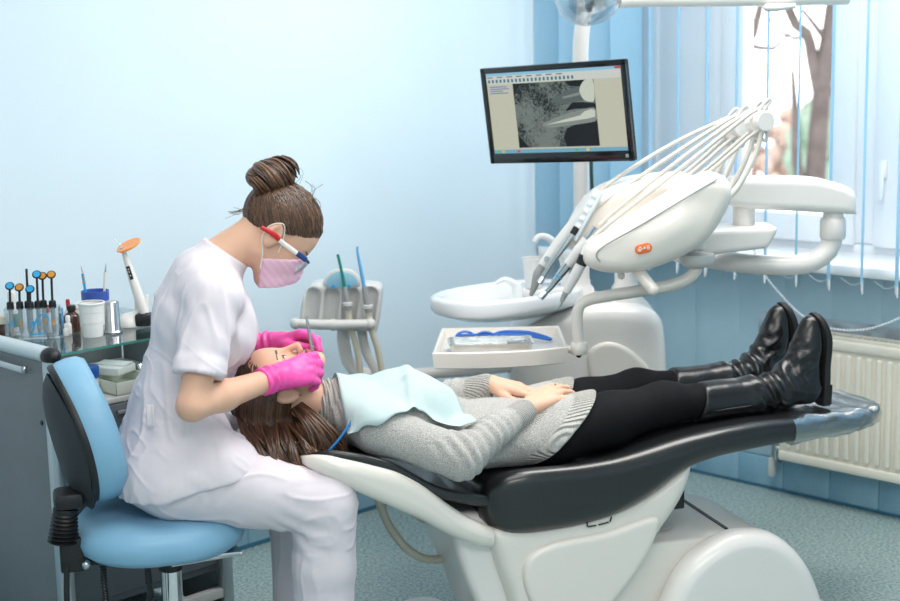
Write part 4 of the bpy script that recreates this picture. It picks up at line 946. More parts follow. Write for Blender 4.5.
# safety glasses
RED = mat('red_plastic', rgb(196, 30, 40), 0.35); NAVY = mat('navy_plastic', rgb(30, 62, 120), 0.3)
LENS = bpy.data.materials.new('clear_lens'); LENS.use_nodes = True; clear_mat(LENS, (0.95, 0.97, 0.98, 1), 0.10, 0.02)
gls = link('safety_glasses', mesh('safety_glasses', *tube_geo([df(0.086, -0.072, 0.010), df(0.100, -0.05, 0.012), df(0.108, 0, 0.014), df(0.100, 0.05, 0.012), df(0.086, 0.072, 0.010)], 0.0042, 8)), NAVY, dent)
for q in (-1, 1):
    g = G(); g.tube([df(0.088, q*0.073, 0.010), df(0.060, q*0.078, 0.003)], 0.0055, 8, flat=(1.3, 0.6)); g.build('hinge', NAVY, gls)
    g = G(); g.tube([df(0.062, q*0.078, 0.0035), df(0.028, q*0.0835, -0.005), df(0.005, q*0.087, -0.010)], 0.0046, 8, flat=(1.3, 0.6)); g.build('temple', WHITE_PL, gls)
    g = G(); g.tube([df(0.006, q*0.087, -0.0095), df(-0.016, q*0.090, -0.012), df(-0.046, q*0.088, -0.024)], [0.005, 0.0055, 0.004], 8, flat=(1.3, 0.6)); g.build('temple_tip', RED, gls)
    secs = []
    for t in np.linspace(0, 1, 12):
        y = q*(0.004+0.072*t); x = 0.111-0.026*t**2.2; h = 0.050-0.018*t**2
        secs.append([df(x, y, 0.011), df(x+0.003, y, 0.011-h*0.5), df(x-0.001, y, 0.011-h), df(x-0.003, y, 0.011-h), df(x+0.001, y, 0.011-h*0.5), df(x-0.002, y, 0.011)])
    g = G(); g.loft(secs); g.build('lens', LENS, gls)
# hair pulled back into a bun
S = SDF(df.C-0.17, df.C+0.19, 0.0036)
S.ell(df(-0.012, 0, 0.034), np.array((0.0985, 0.0785, 0.0885))*1.05, 0.01, 'u', df.B)
S.cut((-0.79, 0, 1.240), (-0.26, 0, -0.966), 0.010)
for q in (-1, 1): S.ell(df(-0.010, q*0.082, -0.018), np.array((0.026, 0.03, 0.036))*1.05, 0.01, 's', df.B)
BC = np.array([-0.760, V0, 1.372])
S.ell(BC+np.array([-0.002, 0, 0.0]), (0.066, 0.054, 0.040), 0.008)
dh = sdf_obj(S, 'hair', [HAIR], dent, 1, lambda V: 0.0012*_n3(V*np.array([150, 60, 150]), 2))
rn = np.random.RandomState(5); paths = []
def onskull(x, y, z, k=1.015):
    p = np.array([x+0.012, y, z-0.034])/np.array([0.0985, 0.0785, 0.0885]); n = np.linalg.norm(p); p = p/n*k; return df(*(p*np.array([0.0985, 0.0785, 0.0885])+np.array([-0.012, 0, 0.034])))
ER = np.array([0.0985, 0.0785, 0.0885]); EC = np.array([-0.012, 0, 0.034])
pn = unit(df.B.T@np.array([-0.26, 0, -0.966])); pp = df.inv(np.array([-0.79, V0, 1.243])); p0_ = EC+pn*((pp-EC)@pn); e1 = unit(df.B.T@np.array([0.966, 0, -0.26])); e2 = np.array([0, 1.0, 0])
bb = df.inv(BC-np.array([0.0, 0, 0.030]))
for i in range(520):
    ph = -math.pi*rn.rand() if rn.rand() < 0.7 else math.pi*rn.rand(); d = e1*math.cos(ph)+e2*math.sin(ph); A = (d/ER)@(d/ER); Bq = ((p0_-EC)/ER)@(d/ER); Cq = ((p0_-EC)/ER)@((p0_-EC)/ER)-1
    r_ = (-Bq+math.sqrt(max(0, Bq*Bq-A*Cq)))/A; rt = p0_+d*r_-pn*0.004*rn.rand()+rn.normal(size=3)*0.0015; e = bb+rn.normal(size=3)*np.array([0.016, 0.016, 0.004])
    P = [onskull(*lerp(rt, e, w), k=1.012+0.022*math.sin(w*3.1)+0.006*rn.rand()) for w in (0, 0.25, 0.5, 0.75, 1.0)]; paths.append(P)
V, Fc = strands(paths, 0.0030, 5, 10); link('hair_strands', mesh('hair_strands', V, Fc), HAIR_S, dent)
paths = []
for i in range(170):
    tw = rn.rand()*2-1; ph = rn.rand()*6.28; rr = 0.85+0.2*rn.rand(); P = []
    ax = unit((0.95, 0.15, 0.32)); ctr = BC+ax*0.040*tw+np.array([0, 0, 0.004*tw]); sc = math.sqrt(max(0.15, 1-(tw*0.80)**2)); b1 = unit(np.cross(ax, (0, 1, 0))); b2 = np.cross(ax, b1)
    L = 2.2+rn.rand()*1.8
    for w in np.linspace(0, 1, 8):
        a_ = ph+w*L; P.append(ctr+ax*(0.016*math.sin(a_*0.7+tw*3)+0.030*(w-0.5))+(b1*0.046*math.cos(a_)+b2*0.058*math.sin(a_))*sc*rr)
    paths.append(P)
V, Fc = strands(paths, 0.0032, 5, 14); link('bun', mesh('bun', V, Fc), HAIR_S, dent)
paths = []
for i in range(16):
    r0 = onskull(rn.normal()*0.04-0.03, rn.normal()*0.03, 0.10); d = unit((rn.normal(), rn.normal()*0.5, 0.8+rn.rand())); L = 0.03+0.04*rn.rand(); paths.append([r0, r0+d*L*0.5+np.array([0.006, 0, 0.004]), r0+d*L+np.array([-0.008, 0, -0.004])])
for i in range(12):
    r0 = df(-0.09, rn.normal()*0.02, -0.03+0.03*rn.rand()); paths.append([r0, r0+np.array([-0.015, 0, -0.006]), r0+np.array([-0.03-0.02*rn.rand(), 0, 0.002-0.02*rn.rand()])])
V, Fc = strands(paths, 0.00045, 4, 6); o_ = link('flyaway_hairs', mesh('flyaway_hairs', V, Fc), HAIR, dent); o_['kind'] = 'stuff'
# the instruments in the gloved hands
gp = (tipsR['i'][0]+PR(0.106, 0.026, -0.040))/2+np.array([0.010, -0.004, 0.004])
def instrument(name, label, p, d, L0, L1, m, cat):
    t = thing(name, label, cat, CO, CA); d = unit(d); p = np.array(p)
    g = G(); g.tube([p-d*L0, p-d*L0*0.4, p, p+d*L1*0.5, p+d*L1], [0.0026, 0.0042, 0.0050, 0.0048, 0.0030], 10, smooth=False); g.build('handle', m, t)
    return t, p-d*L0, d
t, e, d = instrument('dental_probe', 'thin steel dental probe held upright in the near gloved hand', gp, (-0.13, 0.05, 0.99), 0.03, 0.128, STEEL, 'dental tool')
g = G(); g.tube([e, e-d*0.015, e-d*0.022+np.array([0.012, 0.0, 0.0])], [0.002, 0.0012, 0.0005], 8); g.build('hook', STEEL, t)
gq = (tipsL['i'][0]+PL(0.106, 0.028, -0.040))/2
t, e, d = instrument('mouth_mirror', 'steel mouth mirror held in the far gloved hand', gq, (0.45, 0.35, 0.75), 0.028, 0.03, STEEL, 'dental tool')
g = G(); g.lathe([(0.0, 0), (0.011, 0.0), (0.011, 0.002), (0, 0.002)], 20, align(tuple(e), tuple(e+np.array([-0.3, -0.3, 0.8])))); g.build('mirror', CHROME, t)
# ================================================================== STOOL (chair frame)
VINYL = mat('light_blue_vinyl', rgb(138, 186, 216), 0.36, spec=0.5, noise=0.03, nscale=12, bump=0.03, bscale=200)
SHELLB = mat('charcoal_plastic_shell', rgb(48, 52, 56), 0.55, bump=0.1, bscale=300)
stool = thing('dentist_stool', 'light blue vinyl stool with curved backrest under the person in white', 'stool', CO, CA)
SU, SV = -1.093, V0
prof = [(0, 0.408), (0.15, 0.408), (0.19, 0.414), (0.210, 0.432), (0.2175, 0.458), (0.213, 0.484), (0.198, 0.503), (0.17, 0.514), (0.12, 0.516), (0.06, 0.510), (0, 0.508)]
g = G(); V, Fc = lathe_geo(prof, 56); V = [(SU+x*(1+0.10*(abs(x*y)/0.0225)*0.8), SV+y*(1+0.10*(abs(x*y)/0.0225)*0.8), z) for x, y, z in V]; g.raw(V, Fc); g.build('seat', VINYL, stool, ang=80)
bn = unit((math.cos(math.radians(3)), math.sin(math.radians(3)), 0.24)); bt = np.array([-bn[1], bn[0], 0]); bt = unit(bt); bz = np.cross(bn, bt); bz = bz if bz[2] > 0 else -bz
BCn = np.array([-1.306, -0.045, 0.735])
def back_plate(name, a, b, d0, d1, m, rim):
    secs = []
    for r, dd in rim:
        secs.append([tuple(BCn+bt*(a*r*math.cos(t)*(1.0-0.10*math.sin(t)))+bz*(b*r*math.sin(t))+bn*(dd+1.15*(a*r*math.cos(t))**2+0.25*(b*r*math.sin(t))**2)) for t in np.linspace(0, 2*math.pi, 44, endpoint=False)])
    g = G(); g.loft(secs); return g.build(name, m, stool, ang=60)
back_plate('backrest', 0.172, 0.192, 0, 0, VINYL, [(0.02, -0.012), (0.80, -0.012), (0.93, -0.008), (0.985, 0.008), (1.0, 0.034), (0.985, 0.060), (0.92, 0.080), (0.80, 0.086), (0.6, 0.074), (0.3, 0.056), (0.02, 0.050)])
back_plate('backrest_rim', 0.172, 0.192, 0, 0, BLACK_PL, [(0.90, -0.012), (0.955, -0.016), (0.975, -0.008), (0.96, 0.002), (0.9, 0.0)])
g = G(); secs = []
for r, dd in ((0.02, -0.052), (0.35, -0.050), (0.62, -0.042), (0.80, -0.028), (0.90, -0.012), (0.88, -0.006), (0.02, -0.006)):
    secs.append([tuple(BCn+bt*(0.172*r*math.cos(t)*(1.0-0.10*math.sin(t)))+bz*(0.192*r*math.sin(t)-0.03*(1-r)-(0.03 if math.sin(t) < -0.7 else 0)*r)+bn*(dd+1.15*(0.172*r*math.cos(t))**2)) for t in np.linspace(0, 2*math.pi, 44, endpoint=False)])
g.loft(secs); g.build('back_shell', SHELLB, stool, ang=60)
prof = []
for i in range(9): z = 0.010*i; prof += [(0.030, z), (0.040-0.001*i, z+0.005)]
g = G(); g.box((-1.325, -0.11, 0.585), (0.075, 0.09, 0.045), 0.015); g.lathe([(0, 0)]+prof+[(0.03, 0.092), (0, 0.092)], 20, Matrix.Translation((-1.345, -0.11, 0.468)) @ Matrix.Rotation(0.12, 4, 'Y')); g.build('bellows', BLACK_PL, stool)
g = G(); g.box((-1.325, -0.10, 0.435), (0.06, 0.05, 0.09), 0.006); g.box((-1.22, -0.07, 0.400), (0.25, 0.05, 0.012), 0.003); g.build('back_bracket', BLACK_PL, stool)
g = G(); g.ball((-1.292, -0.128, 0.41), 0.013, 12); g.build('bolt', STEEL, stool)
g = G(); g.tube([(-1.34, -0.12, 0.41), (-1.345, -0.13, 0.33), (-1.345, -0.13, 0.25)], 0.008, 10); g.build('height_lever', BLACK_PL, stool)
for pts in ([(-1.25, -0.12, 0.40), (-1.25, -0.13, 0.34), (-1.245, -0.13, 0.26), (-1.24, -0.12, 0.15)], [(-1.14, -0.13, 0.40), (-1.138, -0.14, 0.345)]):
    P, _ = catmull(pts, [1]*len(pts), 0.004); g = G(); g.tube([tuple(p) for p in P], [0.0095 if i % 2 else 0.0075 for i in range(len(P))], 10, smooth=False); g.build('bellows_hose', BLACK_PL, stool)
g = G(); g.tube([(-1.138, -0.14, 0.35), (-1.136, -0.145, 0.315), (-1.15, -0.15, 0.27), (-1.165, -0.15, 0.22)], [0.009, 0.016, 0.018, 0.006], 10, flat=(1, 0.6)); g.build('tilt_lever', BLACK_PL, stool)
g = G(); g.box((-1.03, -0.05, 0.402), (0.26, 0.20, 0.010), 0.004); g.tube([(-0.895, -0.13, 0.396), (-1.08, -0.15, 0.392)], 0.007, 8); g.build('seat_plate', STEEL, stool)
g = G(); g.tube([(SU+0.02, SV-0.02, 0.40), (SU+0.02, SV-0.02, 0.30)], 0.021, 18); g.tube([(SU+0.02, SV-0.02, 0.345), (SU+0.02, SV-0.02, 0.08)], 0.028, 18); g.build('gas_lift', CHROME, stool)
g = G(); g.tube([(SU+0.02, SV-0.02, 0.365), (SU+0.02, SV-0.02, 0.345)], 0.031, 18); g.build('collar', BLACK_PL, stool)
for i in range(5):
    a = i*2*math.pi/5+0.3; c, s_ = math.cos(a), math.sin(a); g = G(); g.tube([(SU+0.02, SV-0.02, 0.10), (SU+0.02+0.14*c, SV-0.02+0.14*s_, 0.085), (SU+0.02+0.26*c, SV-0.02+0.26*s_, 0.068)], [0.026, 0.02, 0.014], 10); lg = g.build('leg', CHROME, stool)
    g = G(); g.lathe([(0.0, -0.012), (0.022, -0.012), (0.026, 0), (0.022, 0.012), (0, 0.012)], 16, Matrix.Translation((SU+0.02+0.26*c, SV-0.02+0.26*s_, 0.0265)) @ Matrix.Rotation(a, 4, 'Z') @ Matrix.Rotation(math.pi/2, 4, 'X')); g.tube([(SU+0.02+0.26*c, SV-0.02+0.26*s_, 0.03), (SU+0.02+0.26*c, SV-0.02+0.26*s_, 0.07)], 0.008, 8); g.build('castor', BLACK_PL, lg)

# ================================================================== CABINET against the back wall (local: x away from the wall, y towards the corner)
GREYP = mat('grey_laminate', rgb(122, 128, 132), 0.5, noise=0.05, nscale=8)
GREYD = mat('dark_grey_drawer', rgb(104, 110, 116), 0.5, noise=0.04, nscale=8)
ALU = mat('brushed_aluminium', rgb(196, 202, 206), 0.35, metal=0.75)
RAILM = mat('pale_grey_rail', rgb(198, 210, 216), 0.4)
GLG = bpy.data.materials.new('greenish_glass'); GLG.use_nodes = True; clear_mat(GLG, (0.86, 0.93, 0.92, 1), 0.14, 0.02)
GLE = mat('green_glass_edge', rgb(70, 140, 128), 0.15, coat=0.5)
KC = rw(0.0, -2.78, 0)
cab = thing('storage_cabinet', 'grey instrument cabinet with glass top and silver corner post by the wall', 'cabinet', KC, RZ)
CX, CW, CHT = 0.515, 0.56, 0.905
g = G(); g.box((0.265, 0.012, 0.46), (0.47, 0.02, 0.86), 0.002); sp = g.build('side_panel', GREYP, cab)
g = G(); g.tube([(0.19, -0.004, 0.868), (0.20, -0.020, 0.866), (0.30, -0.026, 0.862), (0.40, -0.020, 0.858), (0.41, -0.004, 0.856)], 0.007, 8, flat=(1.4, 0.6)); g.build('handle', STEEL, sp)
g = G(); g.lathe([(0, 0), (0.007, 0), (0.006, 0.003), (0, 0.004)], 12, Matrix.Translation((0.455, 0.002, 0.715)) @ Matrix.Rotation(math.pi/2, 4, 'X')); g.build('rivet', BLACK_PL, sp)
g = G(); g.tube([(0.01, 0.014, 0.905), (CX-0.03, 0.014, 0.905)], 0.026, 16, flat=(0.8, 1)); g.build('top_rail', RAILM, cab)
g = G(); g.ball((CX-0.012, 0.014, 0.903), (0.034, 0.026, 0.024), 16); g.build('corner_cap', BLACK_PL, cab)
g = G(); g.prism(rrect(0.052, 0.044, 0.02, 4, (CX-0.012, 0.014)), 0.86, 'Z', 0.0); o_ = g.build('corner_post', ALU, cab); o_.location = (0, 0, 0.46)
g = G(); g.box((CX-0.012, CW-0.014, 0.46), (0.04, 0.04, 0.88), 0.008); g.build('corner_post', ALU, cab)
g = G(); g.box((0.265, CW-0.012, 0.46), (0.47, 0.02, 0.86), 0.002); g.build('side_panel', GREYP, cab)
g = G(); g.box((0.012, CW/2, 0.46), (0.016, CW-0.04, 0.86)); g.build('back_panel', GREYP, cab)
g = G(); g.box((0.275, CW/2+0.006, 0.907), (0.50, CW-0.032, 0.007)); gt = g.build('glass_top', GLG, cab)
g = G(); g.box((0.5255, CW/2+0.006, 0.907), (0.0012, CW-0.032, 0.0068)); g.build('glass_edge', GLE, gt)
for y in (0.12, 0.42):
    g = G(); g.lathe([(0.010, 0), (0.010, 0.006), (0.004, 0.007), (0, 0.007)], 14, Matrix.Translation((0.49, y, 0.8965))); g.build('glass_stud', STEEL, cab)
g = G(); g.box((0.26, CW/2, 0.745), (0.47, CW-0.05, 0.014), 0.002); g.build('shelf', GREY_PL, cab)
for z0, z1 in ((0.56, 0.735), (0.375, 0.55), (0.19, 0.365)):
    g = G(); g.box((0.495, CW/2, (z0+z1)/2), (0.018, CW-0.055, z1-z0), 0.003); d_ = g.build('drawer_front', GREYD, cab)
    g = G(); g.box((0.512, CW/2, z1-0.02), (0.018, 0.16, 0.012), 0.004); g.build('handle', STEEL, d_)
g = G(); g.box((0.26, CW/2, 0.175), (0.46, CW-0.05, 0.02), 0.003); g.build('base_board', GREYD, cab)
g = G(); g.box((CX-0.012, CW/2, 0.10), (0.03, CW-0.03, 0.03), 0.004); g.build('base_frame', GREY_PL, cab)
for (x, y) in ((0.49, CW-0.03), (0.05, CW-0.03), (0.49, 0.03), (0.05, 0.03)):
    g = G(); g.lathe([(0, 0), (0.026, 0), (0.03, 0.012), (0.024, 0.05), (0.016, 0.09), (0, 0.09)], 16, Matrix.Translation((x, y, 0.0))); g.build('foot', BLACK_PL, cab)
def on_cab(x, y, z=0.9105): return rw(x, y, z)
# items on the glass
CLEARP = bpy.data.materials.new('clear_acrylic'); CLEARP.use_nodes = True; clear_mat(CLEARP, (0.95, 0.97, 0.98, 1), 0.10, 0.03)
CYAN = mat('cyan_label', rgb(40, 160, 214), 0.4); AMBER = mat('ochre_label', rgb(206, 140, 50), 0.4); BROWNG = mat('brown_bottle_glass', rgb(66, 34, 22), 0.1, coat=0.5); CAPW = mat('white_cap', rgb(232, 232, 230), 0.4); CAPC = mat('cream_cap', rgb(206, 196, 178), 0.5); REDL = mat('red_cap', rgb(190, 40, 44), 0.4); SKYB = mat('sky_blue_bottle', rgb(110, 172, 214), 0.35); GRN = mat('green_label', rgb(40, 130, 100), 0.5)
RKA = math.atan2(0.132, 0.044)-0.35
rack = thing('syringe_rack', 'clear acrylic rack of dental syringes on the glass top', 'rack', on_cab(0.255, -2.672), RZ+RKA)
g = G(); g.box((0.0, 0, 0.003), (0.17, 0.075, 0.005), 0.001); g.build('base_plate', CLEARP, rack)
g = G(); g.box((0.0, -0.022, 0.045), (0.15, 0.003, 0.085)); g.build('front_wall', CLEARP, rack)
g = G(); g.box((0.0, 0.022, 0.045), (0.15, 0.003, 0.085)); g.build('rear_wall', CLEARP, rack)
for x in (-0.0735, 0.0735):
    g = G(); g.box((x, 0, 0.045), (0.003, 0.041, 0.085)); g.build('end_wall', CLEARP, rack)
g = G(); 
for pts in ([(0.0, 0.035), (0.012, 0.06), (0.028, 0.068), (0.040, 0.06), (0.036, 0.03)], [(-0.010, 0.02), (0.0, 0.03), (0.0, 0.05)], [(-0.012, 0.012), (0.03, 0.014)]): g.tube([(x+0.005, -0.0245, z) for x, z in pts], 0.0022, 6)
o_ = g.build('print_mark', CYAN, rack); o_['kind'] = 'stuff'
SYR = [(-0.060, 0.0, 0.050, CYAN, 'with a big blue disc, leftmost in the rack'), (-0.034, 0.0, 0.045, AMBER, 'with a small ochre disc between blue ones in the rack'), (-0.012, 0.006, 0.098, None, 'with a bare tall plunger in the rack'), (-0.004, -0.008, 0.040, CYAN, 'with a low blue disc in the middle of the rack'), (0.016, 0.0, 0.080, CYAN, 'with the highest blue disc in the rack'), (0.030, 0.008, 0.074, AMBER, 'with a brownish disc behind the highest blue one'), (0.056, 0.0, 0.078, AMBER, 'with an ochre disc, rightmost in the rack')]
for (sx, sy, hh, lm, txt) in SYR:
    P = rack.matrix_world if False else (Matrix.Translation(on_cab(0.255, -2.672)) @ Matrix.Rotation(RZ+RKA, 4, 'Z'))
    t = thing('composite_syringe', 'black dental syringe '+txt, 'syringe', P @ Vector((sx, sy, 0.0065)), RZ+RKA, 'syringes in the acrylic rack')
    g = G(); g.lathe([(0.0, 0), (0.003, 0), (0.005, 0.012), (0.0062, 0.014), (0.0062, 0.075), (0.0, 0.075)], 14); b = g.build('barrel', MIDGREY, t)
    if lm: g = G(); g.lathe([(0.0064, 0.028), (0.0066, 0.03), (0.0066, 0.04), (0.0064, 0.042)], 14); g.build('label', lm, b)
    g = G(); g.lathe([(0.0, 0.075), (0.010, 0.075), (0.0105, 0.080), (0.010, 0.094), (0.007, 0.097), (0, 0.097)], 14); g.build('flange', BLACK_PL, t)
    g = G(); g.tube([(0, 0, 0.09), (0.002, 0, 0.09+hh)], 0.0034, 8); g.build('plunger', BLACK_PL, t)
    if lm:
        M = Matrix.Translation((0.002, 0, 0.092+hh)) @ Matrix.Rotation(0.95, 4, 'X'); g = G(); g.lathe([(0, -0.003), (0.011, -0.003), (0.013, 0.0), (0.011, 0.002), (0, 0.002)], 20, M); d_ = g.build('thumb_disc', BLACK_PL, t)
        g = G(); g.lathe([(0, 0.0026), (0.009, 0.0026), (0.0095, 0.002)], 20, M); g.build('disc_insert', lm, d_)
def bottle(label, x, y, r, h, m, cm, ch=0.018, cr=None, neck=0.5, group=None, lm=None):
    t = thing('small_bottle', label, 'bottle', on_cab(x, y), RZ, group); cr = cr or r*neck*1.15
    g = G(); g.lathe([(0, 0), (r*0.95, 0), (r, 0.003), (r, h*0.68), (r*0.9, h*0.78), (r*neck, h*0.9), (r*neck, h), (0, h)], 20); g.build('body', m, t)
    g = G(); g.lathe([(0, h), (cr, h), (cr, h+ch*0.8), (cr*0.85, h+ch), (0, h+ch)], 16); g.build('cap', cm, t)
    if lm: g = G(); g.lathe([(r*1.01, h*0.15), (r*1.02, h*0.16), (r*1.02, h*0.6), (r*1.01, h*0.61)], 20); g.build('label', lm, t)
    return t
GB = 'small bottles on the glass top'
bottle('brown glass bottle with black cap beside the white paper cup', 0.262, -2.553, 0.0225, 0.062, BROWNG, BLACK_PL, 0.014, group=GB)
bottle('amber jar with wide cream lid at the left end of the cabinet', 0.165, -2.715, 0.022, 0.036, BROWNG, CAPC, 0.022, 0.021, 0.9, GB)
bottle('white bottle with green label behind the acrylic rack', 0.12, -2.66, 0.020, 0.085, CAPW, CAPW, 0.03, 0.012, 0.5, GB, GRN)
bottle('sky blue tapered bottle behind the right end of the rack', 0.245, -2.575, 0.010, 0.052, SKYB, SKYB, 0.018, 0.005, 0.5, GB)
bottle('dropper bottle with a red collar and white tip by the brown bottle', 0.215, -2.535, 0.013, 0.062, CAPW, REDL, 0.024, 0.006, 0.45, GB)
bottle('small white bottle in front of the brown bottle', 0.285, -2.58, 0.010, 0.036, CAPW, CAPW, 0.016, 0.007, 0.6, GB)
bottle('red capped vial standing behind the right end of the rack', 0.225, -2.605, 0.010, 0.058, CAPW, REDL, 0.022, 0.006, 0.6, GB)
bottle('short cream bottle between the brown bottle and the white cup', 0.21, -2.505, 0.014, 0.055, CAPC, CAPW, 0.014, 0.010, 0.6, GB)
bottle('tiny white vial at the right corner of the acrylic rack', 0.305, -2.600, 0.008, 0.024, CAPW, CAPW, 0.010, 0.005, 0.6, GB)
t = thing('plastic_cup', 'white ribbed plastic cup standing on the glass cabinet top', 'cup', on_cab(0.375, -2.556), RZ)
g = G(); g.lathe([(0, 0), (0.0265, 0), (0.028, 0.003), (0.031, 0.04), (0.0322, 0.041), (0.0335, 0.07), (0.0345, 0.071), (0.036, 0.094)], 32, cap=False); g.lathe([(0.0335, 0.094), (0.030, 0.05), (0.026, 0.004), (0, 0.004)], 32, cap=False); g.build('body', CAPW, t)
g = G(); g.lathe([(0.0335, 0.093), (0.038, 0.093), (0.0385, 0.096), (0.037, 0.098), (0.0335, 0.097)], 32, cap=False); g.build('rim', CAPW, t)
t = thing('steel_beaker', 'upturned shiny steel beaker beside the white cup', 'beaker', on_cab(0.378, -2.492), RZ)
g = G(); g.lathe([(0.0245, 0), (0.026, 0.003), (0.0245, 0.008), (0.022, 0.012), (0.0205, 0.088), (0.018, 0.092), (0, 0.093)], 32, cap=False); g.build('body', STEEL, t)
g = G(); g.lathe([(0.024, 0.0), (0.0265, 0.0), (0.0275, 0.005), (0.0245, 0.009)], 32, cap=False); g.build('rim', STEEL, t)
BLUEC = mat('royal_blue_plastic', rgb(64, 92, 178), 0.35)
t = thing('brush_pot', 'white pot with royal blue rim behind the plastic cup', 'pot', on_cab(0.205, -2.437), RZ)
g = G(); g.lathe([(0, 0), (0.034, 0), (0.038, 0.07)], 28, cap=False); g.lathe([(0.035, 0.07), (0.031, 0.004), (0, 0.004)], 28, cap=False); g.build('body', CAPW, t)
g = G(); g.lathe([(0.037, 0.068), (0.0405, 0.070), (0.041, 0.098), (0.038, 0.098), (0.036, 0.070)], 28, cap=False); g.build('rim', BLUEC, t)
for dx, dy, m, lab in ((-0.010, -0.031, CYAN, 'blue and gold handled brush leaning in the royal blue pot'), (0.012, 0.030, CAPW, 'white handled brush leaning in the royal blue pot')):
    s_ = thing('small_brush', lab, 'brush', on_cab(0.205+dx*0.6, -2.437+dy*0.6, 0.916), RZ, 'brushes in the pot'); g = G(); g.tube([(0, 0, 0), (dx*0.5, dy*0.4, 0.145)], 0.004, 8); g.build('handle', m, s_); g = G(); g.tube([(dx*0.5, dy*0.4, 0.145), (dx*0.7, dy*0.5, 0.170)], [0.003, 0.0008], 8); g.build('tip', STEEL, s_)
    if m is CYAN: g = G(); [g.ball((dx*0.5*q, dy*0.4*q, 0.145*q), 0.005, 8) for q in (0.83, 0.93)]; o_ = g.build('bead', AMBER, s_); o_['kind'] = 'stuff'
# curing light
ORNG = mat('orange_light_shield', rgb(240, 140, 40), 0.25, coat=0.4)
cl0 = Vector(on_cab(0.335, -2.395)); t = thing('charging_base', 'white domed charging base at the right end of the glass top', 'charger', cl0, 0.0)
S = SDF((-0.07, -0.06, -0.01), (0.07, 0.06, 0.12), 0.003)
S.ell((-0.008, 0, 0.008), (0.042, 0.040, 0.034), 0.01); S.cone((0.018, 0.012, 0.03), (0.010, 0.014, 0.095), 0.016, 0.006, 0.012, fl=((0, 1, 0), 0.6)); S.cone((0.036, -0.004, 0.03), (0.044, 0.0, 0.09), 0.012, 0.005, 0.012, fl=((0, 1, 0), 0.6)); S.cut((0, 0, 0.001), (0, 0, -1), 0.002)
sdf_obj(S, 'body', [WHITE_PL], t, 1)
g = G(); g.box((0.034, -0.012, 0.022), (0.045, 0.05, 0.036), 0.006); g.build('socket', BLACK_PL, t)
t = thing('curing_light', 'white pen-shaped curing light with an orange shield standing in its charger', 'curing light', cl0, 0.0)
p0, p1 = Vector((0.036, -0.012, 0.040)), Vector((-0.018, -0.004, 0.228))
g = G(); g.tube([p0, p0.lerp(p1, 0.2), p0.lerp(p1, 0.55), p0.lerp(p1, 0.85), p1], [0.013, 0.0145, 0.0128, 0.009, 0.0065], 16, smooth=False); g.build('handle', WHITE_PL, t)
M = align(tuple(p0.lerp(p1, 0.62)+Vector((0.0, -0.0122, -0.001))), tuple(p0.lerp(p1, 0.62)+Vector((0.0, -1, -0.05))))
dirp = (p1-p0).normalized(); g = G(); c = p0.lerp(p1, 0.64)+Vector((0.0, -0.0112, 0)); g.tube([c-dirp*0.020, c+dirp*0.020], 0.0055, 10, flat=(0.7, 1)); kp = g.build('key_panel', BLACK_PL, t)
for k_ in (-0.008, 0.003, 0.011): g = G(); g.ball(c+dirp*k_+Vector((0, -0.0045, 0)), 0.0022, 8); g.build('key', GREY_PL, kp)
g = G(); g.lathe([(0.006, -0.006), (0.012, -0.004), (0.012, 0.004), (0.006, 0.006)], 16, align(tuple(p1), tuple(p1+dirp))); g.build('collar', STEEL, t)
g = G(); g.lathe([(0, 0.002), (0.036, 0.004), (0.039, 0.001), (0.036, -0.002), (0, -0.002)], 28, align(tuple(p1+Vector((0.018, 0, 0.010))), tuple(p1+Vector((0.018, 0, 0.010))+Vector((-0.36, -0.28, 0.88))))); g.build('light_shield', ORNG, t)
g = G(); g.tube([p1, p1+Vector((-0.006, 0, 0.012)), p1+Vector((-0.016, 0.002, 0.024)), p1+Vector((-0.024, 0.002, 0.030))], [0.005, 0.004, 0.0035, 0.003], 10); g.build('light_guide', CLEARP, t)
# things on the shelf under the glass
t = thing('lidded_jar', 'squat jar with a royal blue lid on the shelf under the glass', 'jar', on_cab(0.40, -2.60, 0.7525), RZ)
g = G(); g.lathe([(0, 0), (0.032, 0), (0.034, 0.05), (0, 0.05)], 24); g.build('body', CAPW, t); g = G(); g.lathe([(0, 0.05), (0.036, 0.05), (0.036, 0.078), (0.033, 0.082), (0, 0.082)], 24); g.build('lid', mat('deep_blue_lid', rgb(24, 84, 160), 0.35), t)
TRAYC = mat('pale_plastic_tray', rgb(216, 220, 208), 0.35)
t = thing('plastic_tray', 'pale plastic instrument tray on the shelf under the glass', 'tray', on_cab(0.40, -2.49, 0.7525), RZ)
g = G(); g.box((0, 0, 0.004), (0.17, 0.14, 0.006), 0.002); g.build('bottom', TRAYC, t)
for (c, d) in (((0.083, 0, 0.02), (0.004, 0.14, 0.036)), ((-0.083, 0, 0.02), (0.004, 0.14, 0.036)), ((0, 0.068, 0.02), (0.17, 0.004, 0.036)), ((0, -0.068, 0.02), (0.17, 0.004, 0.036))): g = G(); g.box(c, d, 0.001); g.build('wall', TRAYC, t)
t = thing('paper_pack', 'folded white paper pack resting across the plastic tray', 'paper', on_cab(0.36, -2.49, 0.792), RZ+0.4); g = G(); g.box((0, 0, 0.012), (0.10, 0.09, 0.022), 0.004); g.build('bundle', CAPW, t); g = G(); g.box((0.0, 0.012, 0.025), (0.098, 0.045, 0.004), 0.001, M=Matrix.Rotation(0.08, 4, 'X')); g.build('flap', CAPW, t)
t = thing('steel_dish', 'round steel dish at the back of the shelf under the glass', 'dish', on_cab(0.36, -2.355, 0.7525), RZ)
g = G(); g.lathe([(0, 0.002), (0.05, 0.002), (0.066, 0.03), (0.072, 0.032), (0.072, 0.034), (0.064, 0.034), (0.048, 0.006), (0, 0.006)], 32); g.build('bowl', STEEL, t)
